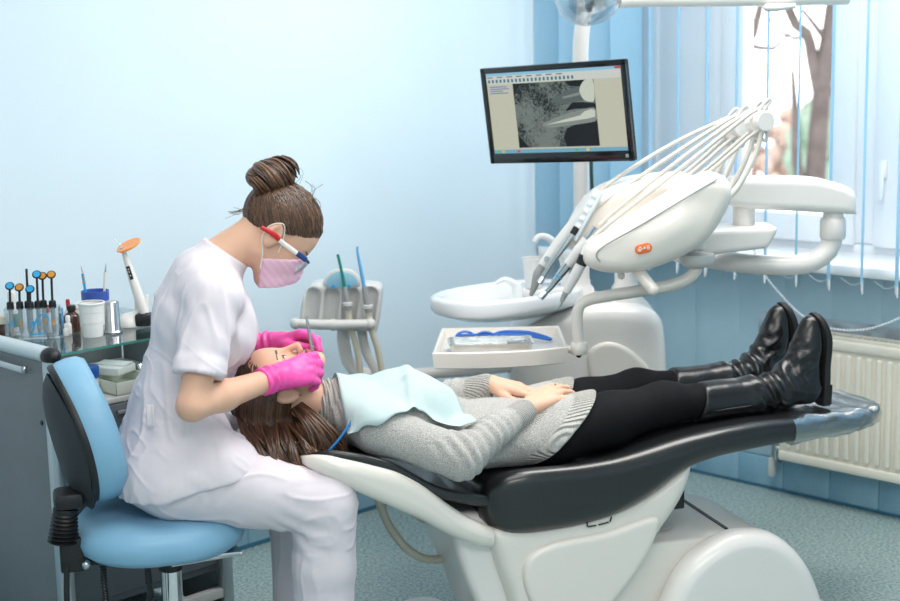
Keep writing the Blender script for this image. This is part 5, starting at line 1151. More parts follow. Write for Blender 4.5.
g = G(); g.ball((0.01, 0.0, 0.014), 0.009, 10); g.build('swab', CAPW, t)
# ================================================================== DENTAL UNIT beyond the chair (built in world metres)
def at(g, name, m, parent, ang=45):
    """build a part whose coordinates are world coordinates under an unrotated parent"""
    top = parent
    while top.parent is not None: top = top.parent
    if parent.parent is None: return g.build(name, m, parent, -Vector(top.location), None, ang)
    return g.build(name, m, parent, None, None, ang)
def sat(S, name, m, parent, it=1):
    o = sdf_obj(S, name, [m], parent, it)
    if parent.parent is None: o.location = -Vector(parent.location)
    return o
# ---- unit tower with basin
unit_ = thing('dental_unit', 'white rounded dental unit tower with a spittoon basin behind the reclined person', 'dental unit', (0.46, 5.10, 0))
out = smooth_outline([(0.225, 0.30), (0.195, 0.60), (0.215, 0.72), (0.32, 0.785), (0.42, 0.82), (0.52, 0.83), (0.64, 0.822), (0.70, 0.79), (0.725, 0.72), (0.735, 0.50), (0.735, 0.20), (0.70, 0.012), (0.25, 0.012)], 5)
S = SDF((0.12, 4.90, 0.0), (0.82, 5.36, 0.90), 0.008); S.poly(out, 4.96, 5.30, 0.05); sat(S, 'tower', WHITE_PL, unit_, 1)
out = smooth_outline([(0.50, 0.30), (0.47, 0.55), (0.46, 0.66), (0.50, 0.70), (0.56, 0.70), (0.63, 0.655), (0.68, 0.57), (0.69, 0.30)], 5)
S = SDF((0.40, 4.90, 0.24), (0.76, 5.02, 0.76), 0.006); S.poly(out, 4.948, 4.99, 0.012); sat(S, 'front_cover', CREAM_PL, unit_, 1)
# basin
BA = math.radians(37); BM = Matrix.Translation((0.195, 4.99, 0.0)) @ Matrix.Diagonal((0.93, 0.93, 1.0, 1.0)) @ Matrix.Rotation(BA, 4, 'Z')
def oval(a, b, z, n=48, e=2.3): return [tuple(BM @ Vector((a*math.copysign(abs(math.cos(t))**(2/e), math.cos(t)), b*math.copysign(abs(math.sin(t))**(2/e), math.sin(t)), z))) for t in np.linspace(0, 2*math.pi, n, endpoint=False)]
g = G(); g.loft([oval(0.10, 0.06, 0.792), oval(0.21, 0.125, 0.802), oval(0.272, 0.165, 0.820), oval(0.297, 0.186, 0.829), oval(0.306, 0.193, 0.838), oval(0.308, 0.194, 0.850), oval(0.308, 0.194, 0.870), oval(0.303, 0.189, 0.882), oval(0.285, 0.172, 0.886), oval(0.262, 0.150, 0.876), oval(0.235, 0.13, 0.845), oval(0.15, 0.08, 0.815), oval(0.02, 0.012, 0.81)])
bs = at(g, 'basin', CERAMIC, unit_, 70)
g = G(); g.tube([(0.227, 5.0, 0.80), (0.228, 5.0, 0.88), (0.215, 4.995, 0.905), (0.185, 4.99, 0.920), (0.155, 4.985, 0.908)], [0.020, 0.018, 0.013, 0.009, 0.006], 14); g.build('rinse_spout', CERAMIC, bs, None, None, 60)
g = G(); g.tube([(0.395, 5.06, 0.86), (0.392, 5.05, 0.95), (0.375, 5.03, 1.01), (0.335, 5.01, 1.055), (0.303, 5.0, 1.062), (0.289, 5.0, 1.045)], [0.016, 0.015, 0.014, 0.012, 0.010, 0.010], 14); g.build('cup_filler', CERAMIC, bs, None, None, 60)
g = G(); g.box((0.34, 5.08, 0.868), (0.20, 0.14, 0.03), 0.012); g.build('cup_shelf', CERAMIC, bs)
t = thing('plastic_cup', 'translucent white plastic cup on the basin under the cup filler', 'cup', (0.285, 5.03, 0.884))
g = G(); g.lathe([(0, 0), (0.026, 0), (0.0275, 0.003), (0.037, 0.098)], 28, cap=False); g.lathe([(0.0355, 0.098), (0.025, 0.004), (0, 0.004)], 28, cap=False); g.build('body', CAPW, t); g = G(); g.lathe([(0.0355, 0.097), (0.039, 0.0985), (0.0385, 0.102), (0.0355, 0.100)], 28, cap=False); g.build('rim', CAPW, t)
# pole (rises from the tower, carries monitor and lamp)
g = G(); g.lathe([(0, 0.81), (0.055, 0.81), (0.055, 0.835), (0.046, 0.85), (0.042, 0.87), (0.030, 0.885), (0.030, 0.90), (0, 0.90)], 28, Matrix.Translation((0.453, 5.08, 0))); at(g, 'pole_socket', WHITE_PL, unit_)
g = G(); g.tube([(0.453, 5.08, 0.86), (0.453, 5.08, 1.6)], 0.0265, 20); g.tube([(0.453, 5.08, 1.55), (0.453, 5.08, 1.66), (0.456, 5.08, 1.72), (0.464, 5.08, 1.79), (0.475, 5.06, 1.92), (0.475, 5.0, 2.10)], 0.0265, 20); at(g, 'pole', WHITE_PL, unit_, 60)
g = G(); g.tube([(0.482, 5.04, 1.33), (0.486, 5.03, 1.2), (0.50, 5.03, 1.06)], 0.006, 8); at(g, 'cable', mat('dark_green_cable', rgb(40, 70, 62), 0.5), unit_)
g = G(); g.lathe([(0, 0.80), (0.062, 0.80), (0.062, 0.83), (0.052, 0.84), (0.050, 0.87), (0.040, 0.885), (0.038, 0.93), (0, 0.93)], 28, Matrix.Translation((0.605, 5.08, 0))); at(g, 'arm_socket', WHITE_PL, unit_)
g = G(); g.tube([(0.605, 5.08, 0.90), (0.605, 5.08, 1.02)], 0.030, 18); g.ball((0.605, 5.08, 1.02), 0.031, 16); g.tube([(0.605, 5.08, 1.016), (0.72, 4.93, 1.016), (0.80, 4.78, 1.015), (0.92, 4.66, 1.008), (1.05, 4.62, 1.004), (1.13, 4.62, 1.014), (1.178, 4.62, 1.050), (1.192, 4.62, 1.10), (1.192, 4.62, 1.165)], 0.0315, 18, step=0.03); at(g, 'swing_pipe', WHITE_PL, unit_, 70)
g = G(); g.lathe([(0, 1.085), (0.036, 1.085), (0.040, 1.092), (0.040, 1.142), (0.037, 1.15), (0.030, 1.155), (0.030, 1.18), (0, 1.18)], 28, Matrix.Translation((1.192, 4.62, 0))); at(g, 'elbow_joint', WHITE_PL, unit_)
out = [(0.865, 1.197), (0.862, 1.262), (0.872, 1.281), (0.90, 1.285), (1.10, 1.280), (1.19, 1.262), (1.235, 1.242), (1.252, 1.215), (1.254, 1.170), (1.248, 1.163), (1.10, 1.175)]
S = SDF((0.83, 4.53, 1.13), (1.29, 4.71, 1.32), 0.0055); S.poly(smooth_outline(out, 4), 4.57, 4.67, 0.022); sat(S, 'upper_arm', WHITE_PL, unit_, 1)
g = G(); g.tube([(0.915, 4.62, 1.20), (0.915, 4.62, 1.11)], 0.034, 22); at(g, 'arm_column', WHITE_PL, unit_)
out = [(0.70, 1.040), (0.70, 1.128), (0.85, 1.134), (1.0, 1.136), (0.998, 1.122), (0.972, 1.072), (0.85, 1.060)]
S = SDF((0.66, 4.48, 1.0), (1.04, 4.72, 1.17), 0.0055); S.poly(out, 4.52, 4.68, 0.012); sat(S, 'carrier_plate', WHITE_PL, unit_, 1)
# ---- delivery head
head = thing('delivery_head', 'cream twin-lobed instrument console with orange badge hanging above the thighs', 'instrument console', (0.60, 4.46, 1.0))
out = smooth_outline([(0.398, 1.060), (0.393, 1.10), (0.419, 1.136), (0.501, 1.181), (0.618, 1.249), (0.705, 1.303), (0.757, 1.322), (0.804, 1.308), (0.823, 1.263), (0.803, 1.199), (0.748, 1.123), (0.663, 1.072), (0.56, 1.040), (0.460, 1.036)], 5)
S = SDF((0.34, 4.24, 0.99), (0.88, 4.52, 1.37), 0.0055); S.poly(out, 4.30, 4.44, 0.045)
S.ell((0.62, 4.37, 1.15), (0.17, 0.085, 0.07), 0.03, 'u', np.array([[0.87, 0, -0.49], [0, 1, 0], [0.49, 0, 0.87]]))
sat(S, 'near_lobe', CREAM_PL, head, 2)
g = G(); g.tube([(0.437, 4.2985, 1.075), (0.426, 4.299, 1.092), (0.447, 4.2975, 1.119), (0.552, 4.296, 1.178), (0.696, 4.297, 1.262), (0.775, 4.305, 1.306)], 0.0022, 6, step=0.01); at(g, 'parting_line', MIDGREY, head)
out = smooth_outline([(0.364, 1.123), (0.386, 1.175), (0.423, 1.227), (0.47, 1.263), (0.547, 1.287), (0.655, 1.300), (0.747, 1.295), (0.778, 1.25), (0.717, 1.169), (0.593, 1.093), (0.438, 1.059), (0.37, 1.079)], 5)
S = SDF((0.31, 4.40, 1.0), (0.83, 4.76, 1.36), 0.006); S.poly(out, 4.47, 4.70, 0.04); sat(S, 'far_lobe', CREAM_PL, head, 2)
g = G(); g.box((0.62, 4.455, 1.13), (0.30, 0.06, 0.10), 0.02); at(g, 'bridge', CREAM_PL, head)
PAD = mat('pale_blue_key_pad', rgb(204, 216, 222), 0.3)
kp0, kp1 = Vector((0.374, 4.475, 1.118)), Vector((0.452, 4.475, 1.262)); kd = (kp1-kp0).normalized(); kn = Vector((-0.75, -0.52, 0.40)).normalized(); ks = kd.cross(kn).normalized(); kn = ks.cross(kd)
MK = Matrix((kd, ks, kn)).transposed().to_4x4(); MK.translation = kp0.lerp(kp1, 0.5)+kn*0.002
g = G(); g.box((0, 0, 0), (0.165, 0.046, 0.008), 0.003, M=MK); pad = at(g, 'key_pad', PAD, head)
for i in range(6):
    g = G(); g.box((-0.066+0.026*i, 0.0, 0.005), (0.015, 0.022, 0.005), 0.002, M=MK); g.build('key', WHITE_PL, pad)
ORB = mat('orange_badge', rgb(240, 116, 48), 0.4)
bc = Vector((0.561, 4.2905, 1.112)); ba = math.radians(13); MB = Matrix.Translation(bc) @ Matrix.Rotation(-ba, 4, 'Y')
g = G(); g.prism(rrect(0.050, 0.028, 0.0135, 5), 0.012, 'Y', 0.002, M=MB); bd = at(g, 'badge', ORB, head)
g = G()
def ringp(x, z, r): g.tube([tuple(MB @ Vector((x+r*math.cos(a), -0.0068, z+r*math.sin(a)))) for a in np.linspace(0, 2*math.pi, 11)], 0.0011, 5, smooth=False)
def seg(*p): g.tube([tuple(MB @ Vector((x, -0.0068, z))) for x, z in p], 0.0011, 5, smooth=False)
ringp(-0.010, 0.003, 0.0035); ringp(-0.012, -0.003, 0.0025); seg((-0.018, -0.005), (-0.016, 0.004), (-0.013, -0.004)); seg((-0.006, -0.004), (-0.004, 0.002)); seg((-0.001, 0.0), (0.007, 0.0)); ringp(0.003, 0.003, 0.001)
for p in [((0.011, -0.005), (0.011, 0.005)), ((0.017, -0.005), (0.017, 0.005)), ((0.011, 0.005), (0.017, 0.005)), ((0.011, -0.005), (0.017, -0.005)), ((0.011, 0), (0.017, 0))]: seg(*p)
o_ = g.build('badge_mark', CAPW, bd); o_['kind'] = 'stuff'
g = G(); g.tube([(0.552, 4.38, 1.05), (0.565, 4.35, 1.022), (0.592, 4.32, 0.988)], [0.020, 0.0185, 0.017], 16); g.ball((0.593, 4.318, 0.986), 0.0172, 14); at(g, 'grab_handle', CREAM_PL, head, 70)
g = G(); g.tube([(0.505, 4.40, 1.05), (0.508, 4.39, 1.02)], [0.014, 0.011], 12); g.ball((0.508, 4.39, 1.018), 0.0115, 12); at(g, 'knob', WHITE_PL, head, 70)
g = G(); g.lathe([(0, 1.018), (0.040, 1.035), (0.052, 1.048), (0.052, 1.07), (0, 1.07)], 24, Matrix.Translation((0.742, 4.45, 0))); at(g, 'tray_pivot', GREY_PL, head)
# whip arms with discs
WH = [(0.868, 4.60, 1.430), (0.888, 4.545, 1.440), (0.915, 4.46, 1.456), (0.928, 4.41, 1.464)]
for i, (x, y, z) in enumerate(WH):
    g = G(); g.tube([(x, y+0.012, z-0.02), (x-0.018, y+0.012, z-0.09), (x-0.07, y+0.012, z-0.19), (x-0.145, y+0.010, z-0.27), (x-0.185, y+0.008, z-0.33)], [0.0075, 0.008, 0.009, 0.010, 0.010], 10, step=0.02); w_ = at(g, 'whip_arm', CREAM_PL, head, 60)
    g = G(); g.lathe([(0, -0.014), (0.027, -0.014), (0.0305, -0.010), (0.0305, 0.010), (0.027, 0.014), (0, 0.014)], 26, Matrix.Translation((x, y, z)) @ Matrix.Rotation(math.radians(90), 4, 'X') @ Matrix.Rotation(0.35, 4, 'Y')); g.build('hose_roller', WHITE_PL, w_)
    g = G(); g.tube([(x-0.004, y+0.016, z+0.018), (x+0.010, y+0.016, z+0.040), (x+0.022, y+0.016, z+0.056), (x+0.018, y+0.016, z+0.062), (x+0.004, y+0.016, z+0.05), (x-0.012, y+0.016, z+0.028)], 0.0052, 8); g.build('upper_hook', GREY_PL, w_)
    g = G(); g.tube([(x-0.008, y+0.016, z-0.022), (x-0.002, y+0.014, z-0.05), (x+0.008, y+0.012, z-0.058), (x+0.012, y+0.012, z-0.045), (x+0.008, y+0.014, z-0.02)], 0.0052, 8); g.build('lower_hook', GREY_PL, w_)
# handpieces with hoses, each one a thing
HOSE2 = mat('pale_grey_hose', rgb(206, 202, 195), 0.4)
HG = 'handpieces hanging from the instrument console'
def handpiece(label, loc, parts, hose):
    t = thing('dental_handpiece', label, 'handpiece', loc, 0, HG)
    for nm, pts, r, m in parts:
        g = G(); g.tube(pts, [q*1.14 for q in r], 14, step=0.006); at(g, nm, m, t, 60)
    g = G(); g.tube(hose, 0.0060, 10, step=0.02); at(g, 'hose', HOSE2, t, 70)
    return t
def hose_path(p0, lift, i):
    x, y, z = WH[i]; yy = y+0.020; A = np.array((p0[0]+0.055, p0[1], p0[2]+0.048)); B = np.array((x-0.035, yy, z+0.022)); C = np.array((0.56, yy-0.01, 1.19-0.006*i)); D = np.array((x-0.02, yy, z-0.034))
    sag = lambda P, Q, t, s: tuple(lerp(P, Q, t)-np.array([0, 0, s*4*t*(1-t)]))
    return [p0, tuple(A), sag(A, B, 0.25, -0.005-lift*0.4), sag(A, B, 0.5, -0.005-lift*0.4), sag(A, B, 0.75, -0.005-lift*0.4), tuple(B), (x-0.004, yy, z+0.034), (x+0.026, yy, z+0.012), (x+0.014, yy, z-0.026), tuple(D), sag(D, C, 0.3, 0.012), sag(D, C, 0.6, 0.012), tuple(C)]
handpiece('grey angled air-water syringe, leftmost on the console', (0.39, 4.52, 1.1), [('grip', [(0.432, 4.52, 1.236), (0.395, 4.515, 1.172), (0.335, 4.51, 1.100), (0.283, 4.50, 1.034)], [0.020, 0.021, 0.019, 0.015], GREY_PL), ('nozzle', [(0.284, 4.50, 1.036), (0.268, 4.50, 1.010), (0.258, 4.50, 0.975), (0.246, 4.50, 0.944)], [0.0125, 0.013, 0.010, 0.005], MIDGREY), ('button', [(0.296, 4.483, 1.06), (0.292, 4.478, 1.062)], [0.006, 0.006], STEEL)], hose_path((0.43, 4.52, 1.23), 0.02, 0))
handpiece('slim polished steel turbine beside the angled syringe', (0.37, 4.47, 1.1), [('collar', [(0.385, 4.47, 1.155), (0.372, 4.468, 1.134)], [0.0095, 0.0095], BLACK_PL), ('body', [(0.374, 4.468, 1.137), (0.345, 4.465, 1.098), (0.312, 4.462, 1.055), (0.280, 4.46, 1.006)], [0.0085, 0.009, 0.0075, 0.0065], STEEL), ('turbine_head', [(0.281, 4.46, 1.006), (0.269, 4.455, 0.990)], [0.0085, 0.0085], CHROME)], hose_path((0.40, 4.47, 1.175), 0.0, 1))
handpiece('thick contra-angle handpiece with pale body and steel head', (0.41, 4.41, 1.1), [('connector', [(0.440, 4.41, 1.158), (0.412, 4.41, 1.120)], [0.013, 0.0135], STEEL), ('body', [(0.413, 4.41, 1.121), (0.386, 4.41, 1.088), (0.352, 4.41, 1.050)], [0.0185, 0.0185, 0.0135], GREY_PL), ('neck', [(0.353, 4.41, 1.051), (0.326, 4.41, 1.018), (0.300, 4.41, 0.983), (0.283, 4.41, 0.966)], [0.0135, 0.011, 0.0075, 0.006], STEEL), ('ring', [(0.325, 4.41, 1.017), (0.322, 4.41, 1.0135)], [0.0116, 0.0112], CYAN), ('tip_head', [(0.285, 4.41, 0.968), (0.268, 4.405, 0.954)], [0.0085, 0.010], CHROME)], hose_path((0.445, 4.41, 1.165), 0.01, 2))
handpiece('grey scaler with a black collar and thin hooked tip, rightmost on the console', (0.39, 4.36, 1.05), [('connector', [(0.412, 4.355, 1.124), (0.397, 4.355, 1.085)], [0.011, 0.012], WHITE_PL), ('collar', [(0.397, 4.355, 1.086), (0.386, 4.355, 1.058)], [0.0145, 0.0145], BLACK_PL), ('body', [(0.386, 4.355, 1.059), (0.365, 4.355, 1.020), (0.342, 4.355, 0.977)], [0.0140, 0.0135, 0.011], GREY_PL), ('neck', [(0.342, 4.355, 0.978), (0.328, 4.355, 0.950)], [0.0085, 0.006], MIDGREY), ('tip', [(0.329, 4.355, 0.952), (0.324, 4.355, 0.938), (0.312, 4.355, 0.925)], [0.0035, 0.0025, 0.0010], STEEL)], hose_path((0.415, 4.355, 1.13), -0.015, 3))
# ---- instrument tray on its pipe
tray = thing('instrument_tray', 'cream square instrument tray on a bent pipe below the console', 'tray', (0.15, 4.58, 0.755))
TY0, TY1 = 4.37, 4.76
def tsec(z, gx, gy): 
    o = []
    for (x, y) in [(-0.056+gx, TY0+gy), (0.05, TY0-0.010+gy), (0.15, TY0-0.006+gy), (0.25, TY0+0.012+gy), (0.352-gx, TY0+0.048+gy), (0.352-gx, TY1-gy), (-0.030+gx, TY1-gy)]: o.append((x, y, z))
    return o
g = G(); g.loft([tsec(0.748, 0.012, 0.012), tsec(0.752, 0.004, 0.004), tsec(0.797, 0.0, 0.0), tsec(0.801, 0.003, 0.003), tsec(0.799, 0.010, 0.010), tsec(0.774, 0.016, 0.016)]); at(g, 'pan', CREAM_PL, tray, 30)
g = G(); g.loft([tsec(0.7745, 0.018, 0.018), tsec(0.7765, 0.020, 0.020)]); at(g, 'liner', GREY_PL, tray, 30)
g = G(); g.tube([(0.345, 4.46, 0.785), (0.384, 4.45, 0.786)], 0.012, 10); g.lathe([(0, 0.772), (0.024, 0.772), (0.027, 0.78), (0.027, 0.797), (0.022, 0.808), (0, 0.81)], 22, Matrix.Translation((0.387, 4.45, 0))); at(g, 'swivel', CREAM_PL, tray)
g = G(); g.ball((0.387, 4.45, 0.768), 0.009, 10); at(g, 'lock_knob', BLACK_PL, tray)
g = G(); g.tube([(0.387, 4.45, 0.795), (0.383, 4.45, 0.86), (0.385, 4.45, 0.905), (0.405, 4.45, 0.932), (0.46, 4.45, 0.946), (0.57, 4.45, 0.961), (0.665, 4.45, 0.976), (0.715, 4.45, 0.994), (0.738, 4.45, 1.018), (0.742, 4.45, 1.03)], [0.017]*4+[0.0185]*6, 16, step=0.02); at(g, 'support_pipe', CREAM_PL, tray, 70)
# on the tray: blue glasses and a foil pouch
bg = thing('protective_glasses', 'folded bright blue protective glasses lying on the tray', 'glasses', (0.14, 4.62, 0.777))
BLUEF = mat('bright_blue_frame', rgb(30, 104, 196), 0.25, coat=0.4)
for sx in (0, 1):
    lo = [(-0.095+0.062*sx+0.028*math.cos(a), 0.0+0.004*math.sin(a)-0.012*sx, 0.020+0.017*math.sin(a)) for a in np.linspace(0, 2*math.pi, 20)]
    g = G(); g.tube(lo, 0.0040, 8, smooth=False); g.build('lens_rim', BLUEF, bg)
for yo, zo in ((0.03, 0.008), (-0.012, 0.006)):
    g = G(); g.tube([(-0.12 if yo < 0 else -0.01, 0.0, 0.026), (0.03, yo*0.8, 0.022+zo), (0.10, yo, 0.018+zo), (0.155, yo*0.9, 0.012), (0.172, yo*0.4, 0.008)], [0.005, 0.005, 0.0055, 0.005, 0.004], 8); g.build('temple', BLUEF, bg)
g = G(); g.tube([(0.172, 0.012, 0.008), (0.176, 0.0, 0.008), (0.170, -0.006, 0.008)], 0.004, 8); g.build('cord_end', BLUEF, bg)
pk = thing('instrument_pan', 'small steel pan with a probe under clear film in front of the blue glasses', 'pan', (0.12, 4.475, 0.777), 0.03)
def pr(w, h, z): return [(x, y, z) for x, y in rrect(w, h, 0.014, 4)]
g = G(); g.loft([pr(0.222, 0.098, 0.0), pr(0.236, 0.110, 0.004), pr(0.250, 0.122, 0.034), pr(0.258, 0.130, 0.036), pr(0.258, 0.130, 0.038), pr(0.246, 0.118, 0.037), pr(0.230, 0.104, 0.008)]); g.build('pan', mat('bright_pressed_steel', rgb(224, 222, 218), 0.25, metal=0.85, noise=0.12, nscale=25, bump=0.15, bscale=40), pk, ang=35)
g = G(); g.tube([(-0.10, 0.0, 0.030), (0.0, -0.004, 0.033), (0.10, -0.02, 0.034)], 0.003, 8); g.build('probe', STEEL, pk)
g = G(); g.tube([(0.05, -0.02, 0.033), (0.105, -0.015, 0.034)], [0.004, 0.007], 8); g.build('sleeve', MIDGREY, pk)
nx, ny = 24, 12; V = []; rn = np.random.RandomState(4)
for i in range(nx+1):
    for j in range(ny+1):
        x, y = i/nx, j/ny; e = (math.sin(x*math.pi)*math.sin(y*math.pi))**0.5; V.append((-0.122+0.244*x, -0.058+0.116*y, 0.0385+0.007*e+0.005*(rn.rand()-0.5)*e))
Fc = [(i*(ny+1)+j, (i+1)*(ny+1)+j, (i+1)*(ny+1)+j+1, i*(ny+1)+j+1) for i in range(nx) for j in range(ny)]
link('film', mesh('film', V, Fc), CLEARP, pk)
# ---- assistant's suction holder
hold = thing('suction_holder', 'pale suction hose holder on an arm in front of the blue wall', 'holder', (-0.37, 4.92, 0.6))
out = smooth_outline([(-0.500, 0.79), (-0.492, 0.87), (-0.462, 0.925), (-0.395, 0.936), (-0.30, 0.930), (-0.235, 0.922), (-0.223, 0.90), (-0.230, 0.84), (-0.243, 0.775), (-0.26, 0.765), (-0.40, 0.775), (-0.48, 0.78)], 5)
S = SDF((-0.54, 4.80, 0.72), (-0.18, 5.06, 0.99), 0.0045); S.poly(out, 4.88, 5.0, 0.02)
for i in range(4):
    x = -0.462+0.063*i; S.cone((x+0.010, 4.884, 0.895), (x-0.006, 4.884, 0.765), 0.025, 0.021, 0.008, 's')
sat(S, 'holder_body', GREY_PL, hold, 1)
SCRN = mat('blue_display', rgb(150, 200, 222), 0.15, coat=0.4)
out = [(-0.355+0.062*math.cos(a), 0.930+0.052*math.sin(a)*(1 if a <= math.pi else 0.35)) for a in np.linspace(0, 2*math.pi, 28, endpoint=False)]
g = G(); g.prism(out, 0.04, 'Y', 0.006); dsp_ = g.build('display_frame', GREY_PL, hold, -Vector(hold.location)+Vector((0, 4.90, 0)), None, 45)
out = [(-0.355+0.052*math.cos(a), 0.932+0.042*math.sin(a)*(1 if a <= math.pi else 0.3)) for a in np.linspace(0, 2*math.pi, 28, endpoint=False)]
g = G(); g.prism(out, 0.006, 'Y', 0.001); d2 = g.build('display', SCRN, dsp_, (0, -0.021, 0))
for dx in (-0.028, 0.024): g = G(); g.lathe([(0, 0), (0.006, 0), (0.006, 0.004), (0, 0.004)], 14, Matrix.Translation((-0.355+dx, -0.003, 0.925)) @ Matrix.Rotation(math.pi/2, 4, 'X')); g.build('display_key', CYAN, d2)
g = G(); g.tube([(-0.508, 4.855, 0.808), (-0.40, 4.85, 0.803), (-0.265, 4.855, 0.802)], [0.016, 0.017, 0.016], 16); g.ball((-0.510, 4.855, 0.808), 0.019, 14); g.ball((-0.264, 4.855, 0.802), 0.019, 14); g.lathe([(0.0175, -0.008), (0.020, -0.008), (0.020, 0.008), (0.0175, 0.008)], 20, Matrix.Translation((-0.385, 4.851, 0.802)) @ Matrix.Rotation(math.pi/2, 4, 'Y'), False); at(g, 'handle_bar', GREY_PL, hold, 60)
g = G(); g.tube([(-0.36, 4.95, 0.80), (-0.36, 4.97, 0.70), (-0.33, 4.98, 0.62), (-0.22, 4.98, 0.600), (-0.05, 4.98, 0.606), (0.10, 4.99, 0.612), (0.24, 5.0, 0.622)], [0.022]*3+[0.020]*4, 16, step=0.03); at(g, 'support_arm', WHITE_PL, hold, 70)
SUCG = 'suction tips in the holder'
def suction(label, tip, low, hose, m, r):
    t = thing('suction_tip', label, 'suction tube', low, 0, SUCG); tip = np.array(tip); low = np.array(low)
    g = G(); g.tube([tuple(lerp(low, tip, 0.28)), tuple(lerp(low, tip, 0.65)), tuple(tip+np.array([-0.002, 0, 0]))] if m is not SKYC else [tuple(lerp(low, tip, 0.22)), tuple(lerp(low, tip, 0.7)), tuple(lerp(low, tip, 0.90)), tuple(tip+np.array([0.003, 0, 0.0]))], [r, r*0.8, r*0.75] if m is not SKYC else [r, r*0.75, r*0.6, r*0.5], 10); at(g, 'tube', m, t, 70)
    g = G(); g.tube([tuple(low+np.array([0.004, 0, -0.03])), tuple(low), tuple(lerp(low, tip, 0.30))], [0.013, 0.012, 0.008], 14, smooth=False); at(g, 'adapter', MIDGREY, t)
    g = G(); g.lathe([(0.012, -0.006), (0.017, -0.004), (0.017, 0.006), (0.012, 0.008)], 18, Matrix.Translation(tuple(low+np.array([0.001, 0, -0.012]))), False); at(g, 'collar', GREY_PL, t)
    g = G(); g.tube(hose, 0.0105, 12, step=0.02); at(g, 'hose', HOSE, t, 70)
SKYC = mat('sky_blue_tip', rgb(96, 168, 220), 0.3); TEAL = mat('teal_green_tip', rgb(24, 130, 116), 0.3)
suction('thin teal green suction tip standing in the holder', (-0.362, 4.862, 1.034), (-0.338, 4.862, 0.880), [(-0.336, 4.862, 0.865), (-0.332, 4.87, 0.80), (-0.314, 4.88, 0.722), (-0.304, 4.89, 0.64), (-0.30, 4.9, 0.5)], TEAL, 0.0062)
suction('curved sky blue suction tip, right of the teal one', (-0.302, 4.862, 1.058), (-0.272, 4.862, 0.870), [(-0.270, 4.862, 0.855), (-0.264, 4.87, 0.79), (-0.246, 4.88, 0.722), (-0.232, 4.89, 0.64), (-0.22, 4.9, 0.5)], SKYC, 0.0068)
g = G(); g.tube([(-0.30, 4.93, 0.78), (-0.294, 4.93, 0.74), (-0.283, 4.93, 0.69), (-0.262, 4.93, 0.645), (-0.24, 4.93, 0.60)], 0.016, 12, flat=(0.6, 1)); at(g, 'bracket', GREY_PL, hold, 70)
# ---- monitor
mon = thing('monitor', 'black monitor on the white pole showing a tooth x-ray', 'monitor', (0.336, 4.648, 1.487))
def Rm(yaw, pitch, roll): return Matrix.Rotation(yaw, 4, 'Z') @ Matrix.Rotation(pitch, 4, 'X') @ Matrix.Rotation(roll, 4, 'Y')
MM = Rm(-0.648, 0.106, -0.047); MWd, MHt = 0.53, 0.304
def mb(g, name, m, parent, ang=40):
    o = g.build(name, m, parent, None, None, ang); return o
def mbox(g, x, z, w, h, y0, y1, bev=0.0): g.box((x, (y0+y1)/2, z), (w, abs(y1-y0), h), bev, M=MM); return g
g = G(); mbox(g, 0, 0, MWd, MHt, 0.004, 0.020, 0.005); mbox(g, 0, 0, MWd*0.7, MHt*0.7, 0.03, 0.055, 0.012); mb(g, 'housing', BLACK_PL, mon)
GLB = mat('glossy_black_bezel', rgb(16, 17, 19), 0.12, coat=0.5)
B_ = 0.018; g = G()
mbox(g, 0, MHt/2-B_/2, MWd, B_, -0.004, 0.006, 0.002); mbox(g, 0, -MHt/2+0.016, MWd, 0.032, -0.004, 0.006, 0.002); mbox(g, -MWd/2+B_/2, 0, B_, MHt, -0.004, 0.006, 0.002); mbox(g, MWd/2-B_/2, 0, B_, MHt, -0.004, 0.006, 0.002); bz_ = mb(g, 'bezel', GLB, mon)
g = G(); mbox(g, MWd/2-0.022, -MHt/2+0.017, 0.010, 0.010, -0.0055, -0.003); mb(g, 'bezel_mark', MIDGREY, bz_)
def scr(name, c, s=1.0): return mat(name, (0, 0, 0, 1), 0.25, emit=c, estr=s)
SW, SH, SZ = MWd-2*B_, MHt-B_-0.032, (-MHt/2+0.032+MHt/2-B_)/2
g = G(); mbox(g, 0, SZ, SW, SH, 0.001, 0.004); screen = mb(g, 'screen', scr('screen_grey', rgb(190, 190, 170), 0.8), mon)
def sp_(name, x0, x1, y0, y1, m, lift=0.0002):
    """flat screen area, fractions of the screen from top left"""
    g = G(); mbox(g, -SW/2+SW*(x0+x1)/2, SZ+SH/2-SH*(y0+y1)/2, SW*(x1-x0), SH*(y1-y0), 0.001-lift-0.0004, 0.001-lift+0.0002); return mb(g, name, m, screen)
sp_('title_bar', 0, 1, 0, 0.035, scr('screen_title', rgb(140, 190, 215), 0.8)); sp_('close_button', 0.955, 0.995, 0.004, 0.03, scr('screen_red', rgb(190, 70, 60), 0.8), 0.0004)
sp_('menu_bar', 0, 1, 0.035, 0.135, scr('screen_menu', rgb(200, 205, 198), 0.8)); sp_('task_bar', 0, 1, 0.955, 1.0, scr('screen_task', rgb(110, 165, 190), 0.8))
g = G()
for i in range(22): mbox(g, -SW/2+SW*(0.02+0.03*i), SZ+SH/2-SH*0.10, SW*0.015, SH*0.040, 0.0003, 0.0006)
o_ = mb(g, 'tool_icons', scr('screen_icon', rgb(60, 110, 130), 0.8), screen); o_['kind'] = 'stuff'
g = G()
for i in range(8): mbox(g, -SW/2+SW*(0.03+0.075*i), SZ+SH/2-SH*0.052, SW*0.045, SH*0.012, 0.0003, 0.0006)
o_ = mb(g, 'menu_words', scr('screen_text', rgb(90, 100, 105), 0.8), screen); o_['kind'] = 'stuff'
g = G()
for i, w_ in enumerate((0.13, 0.15, 0.10, 0.14)): mbox(g, -SW/2+SW*(0.02+w_/2), SZ+SH/2-SH*(0.17+0.026*i), SW*w_, SH*0.010, 0.0003, 0.0006)
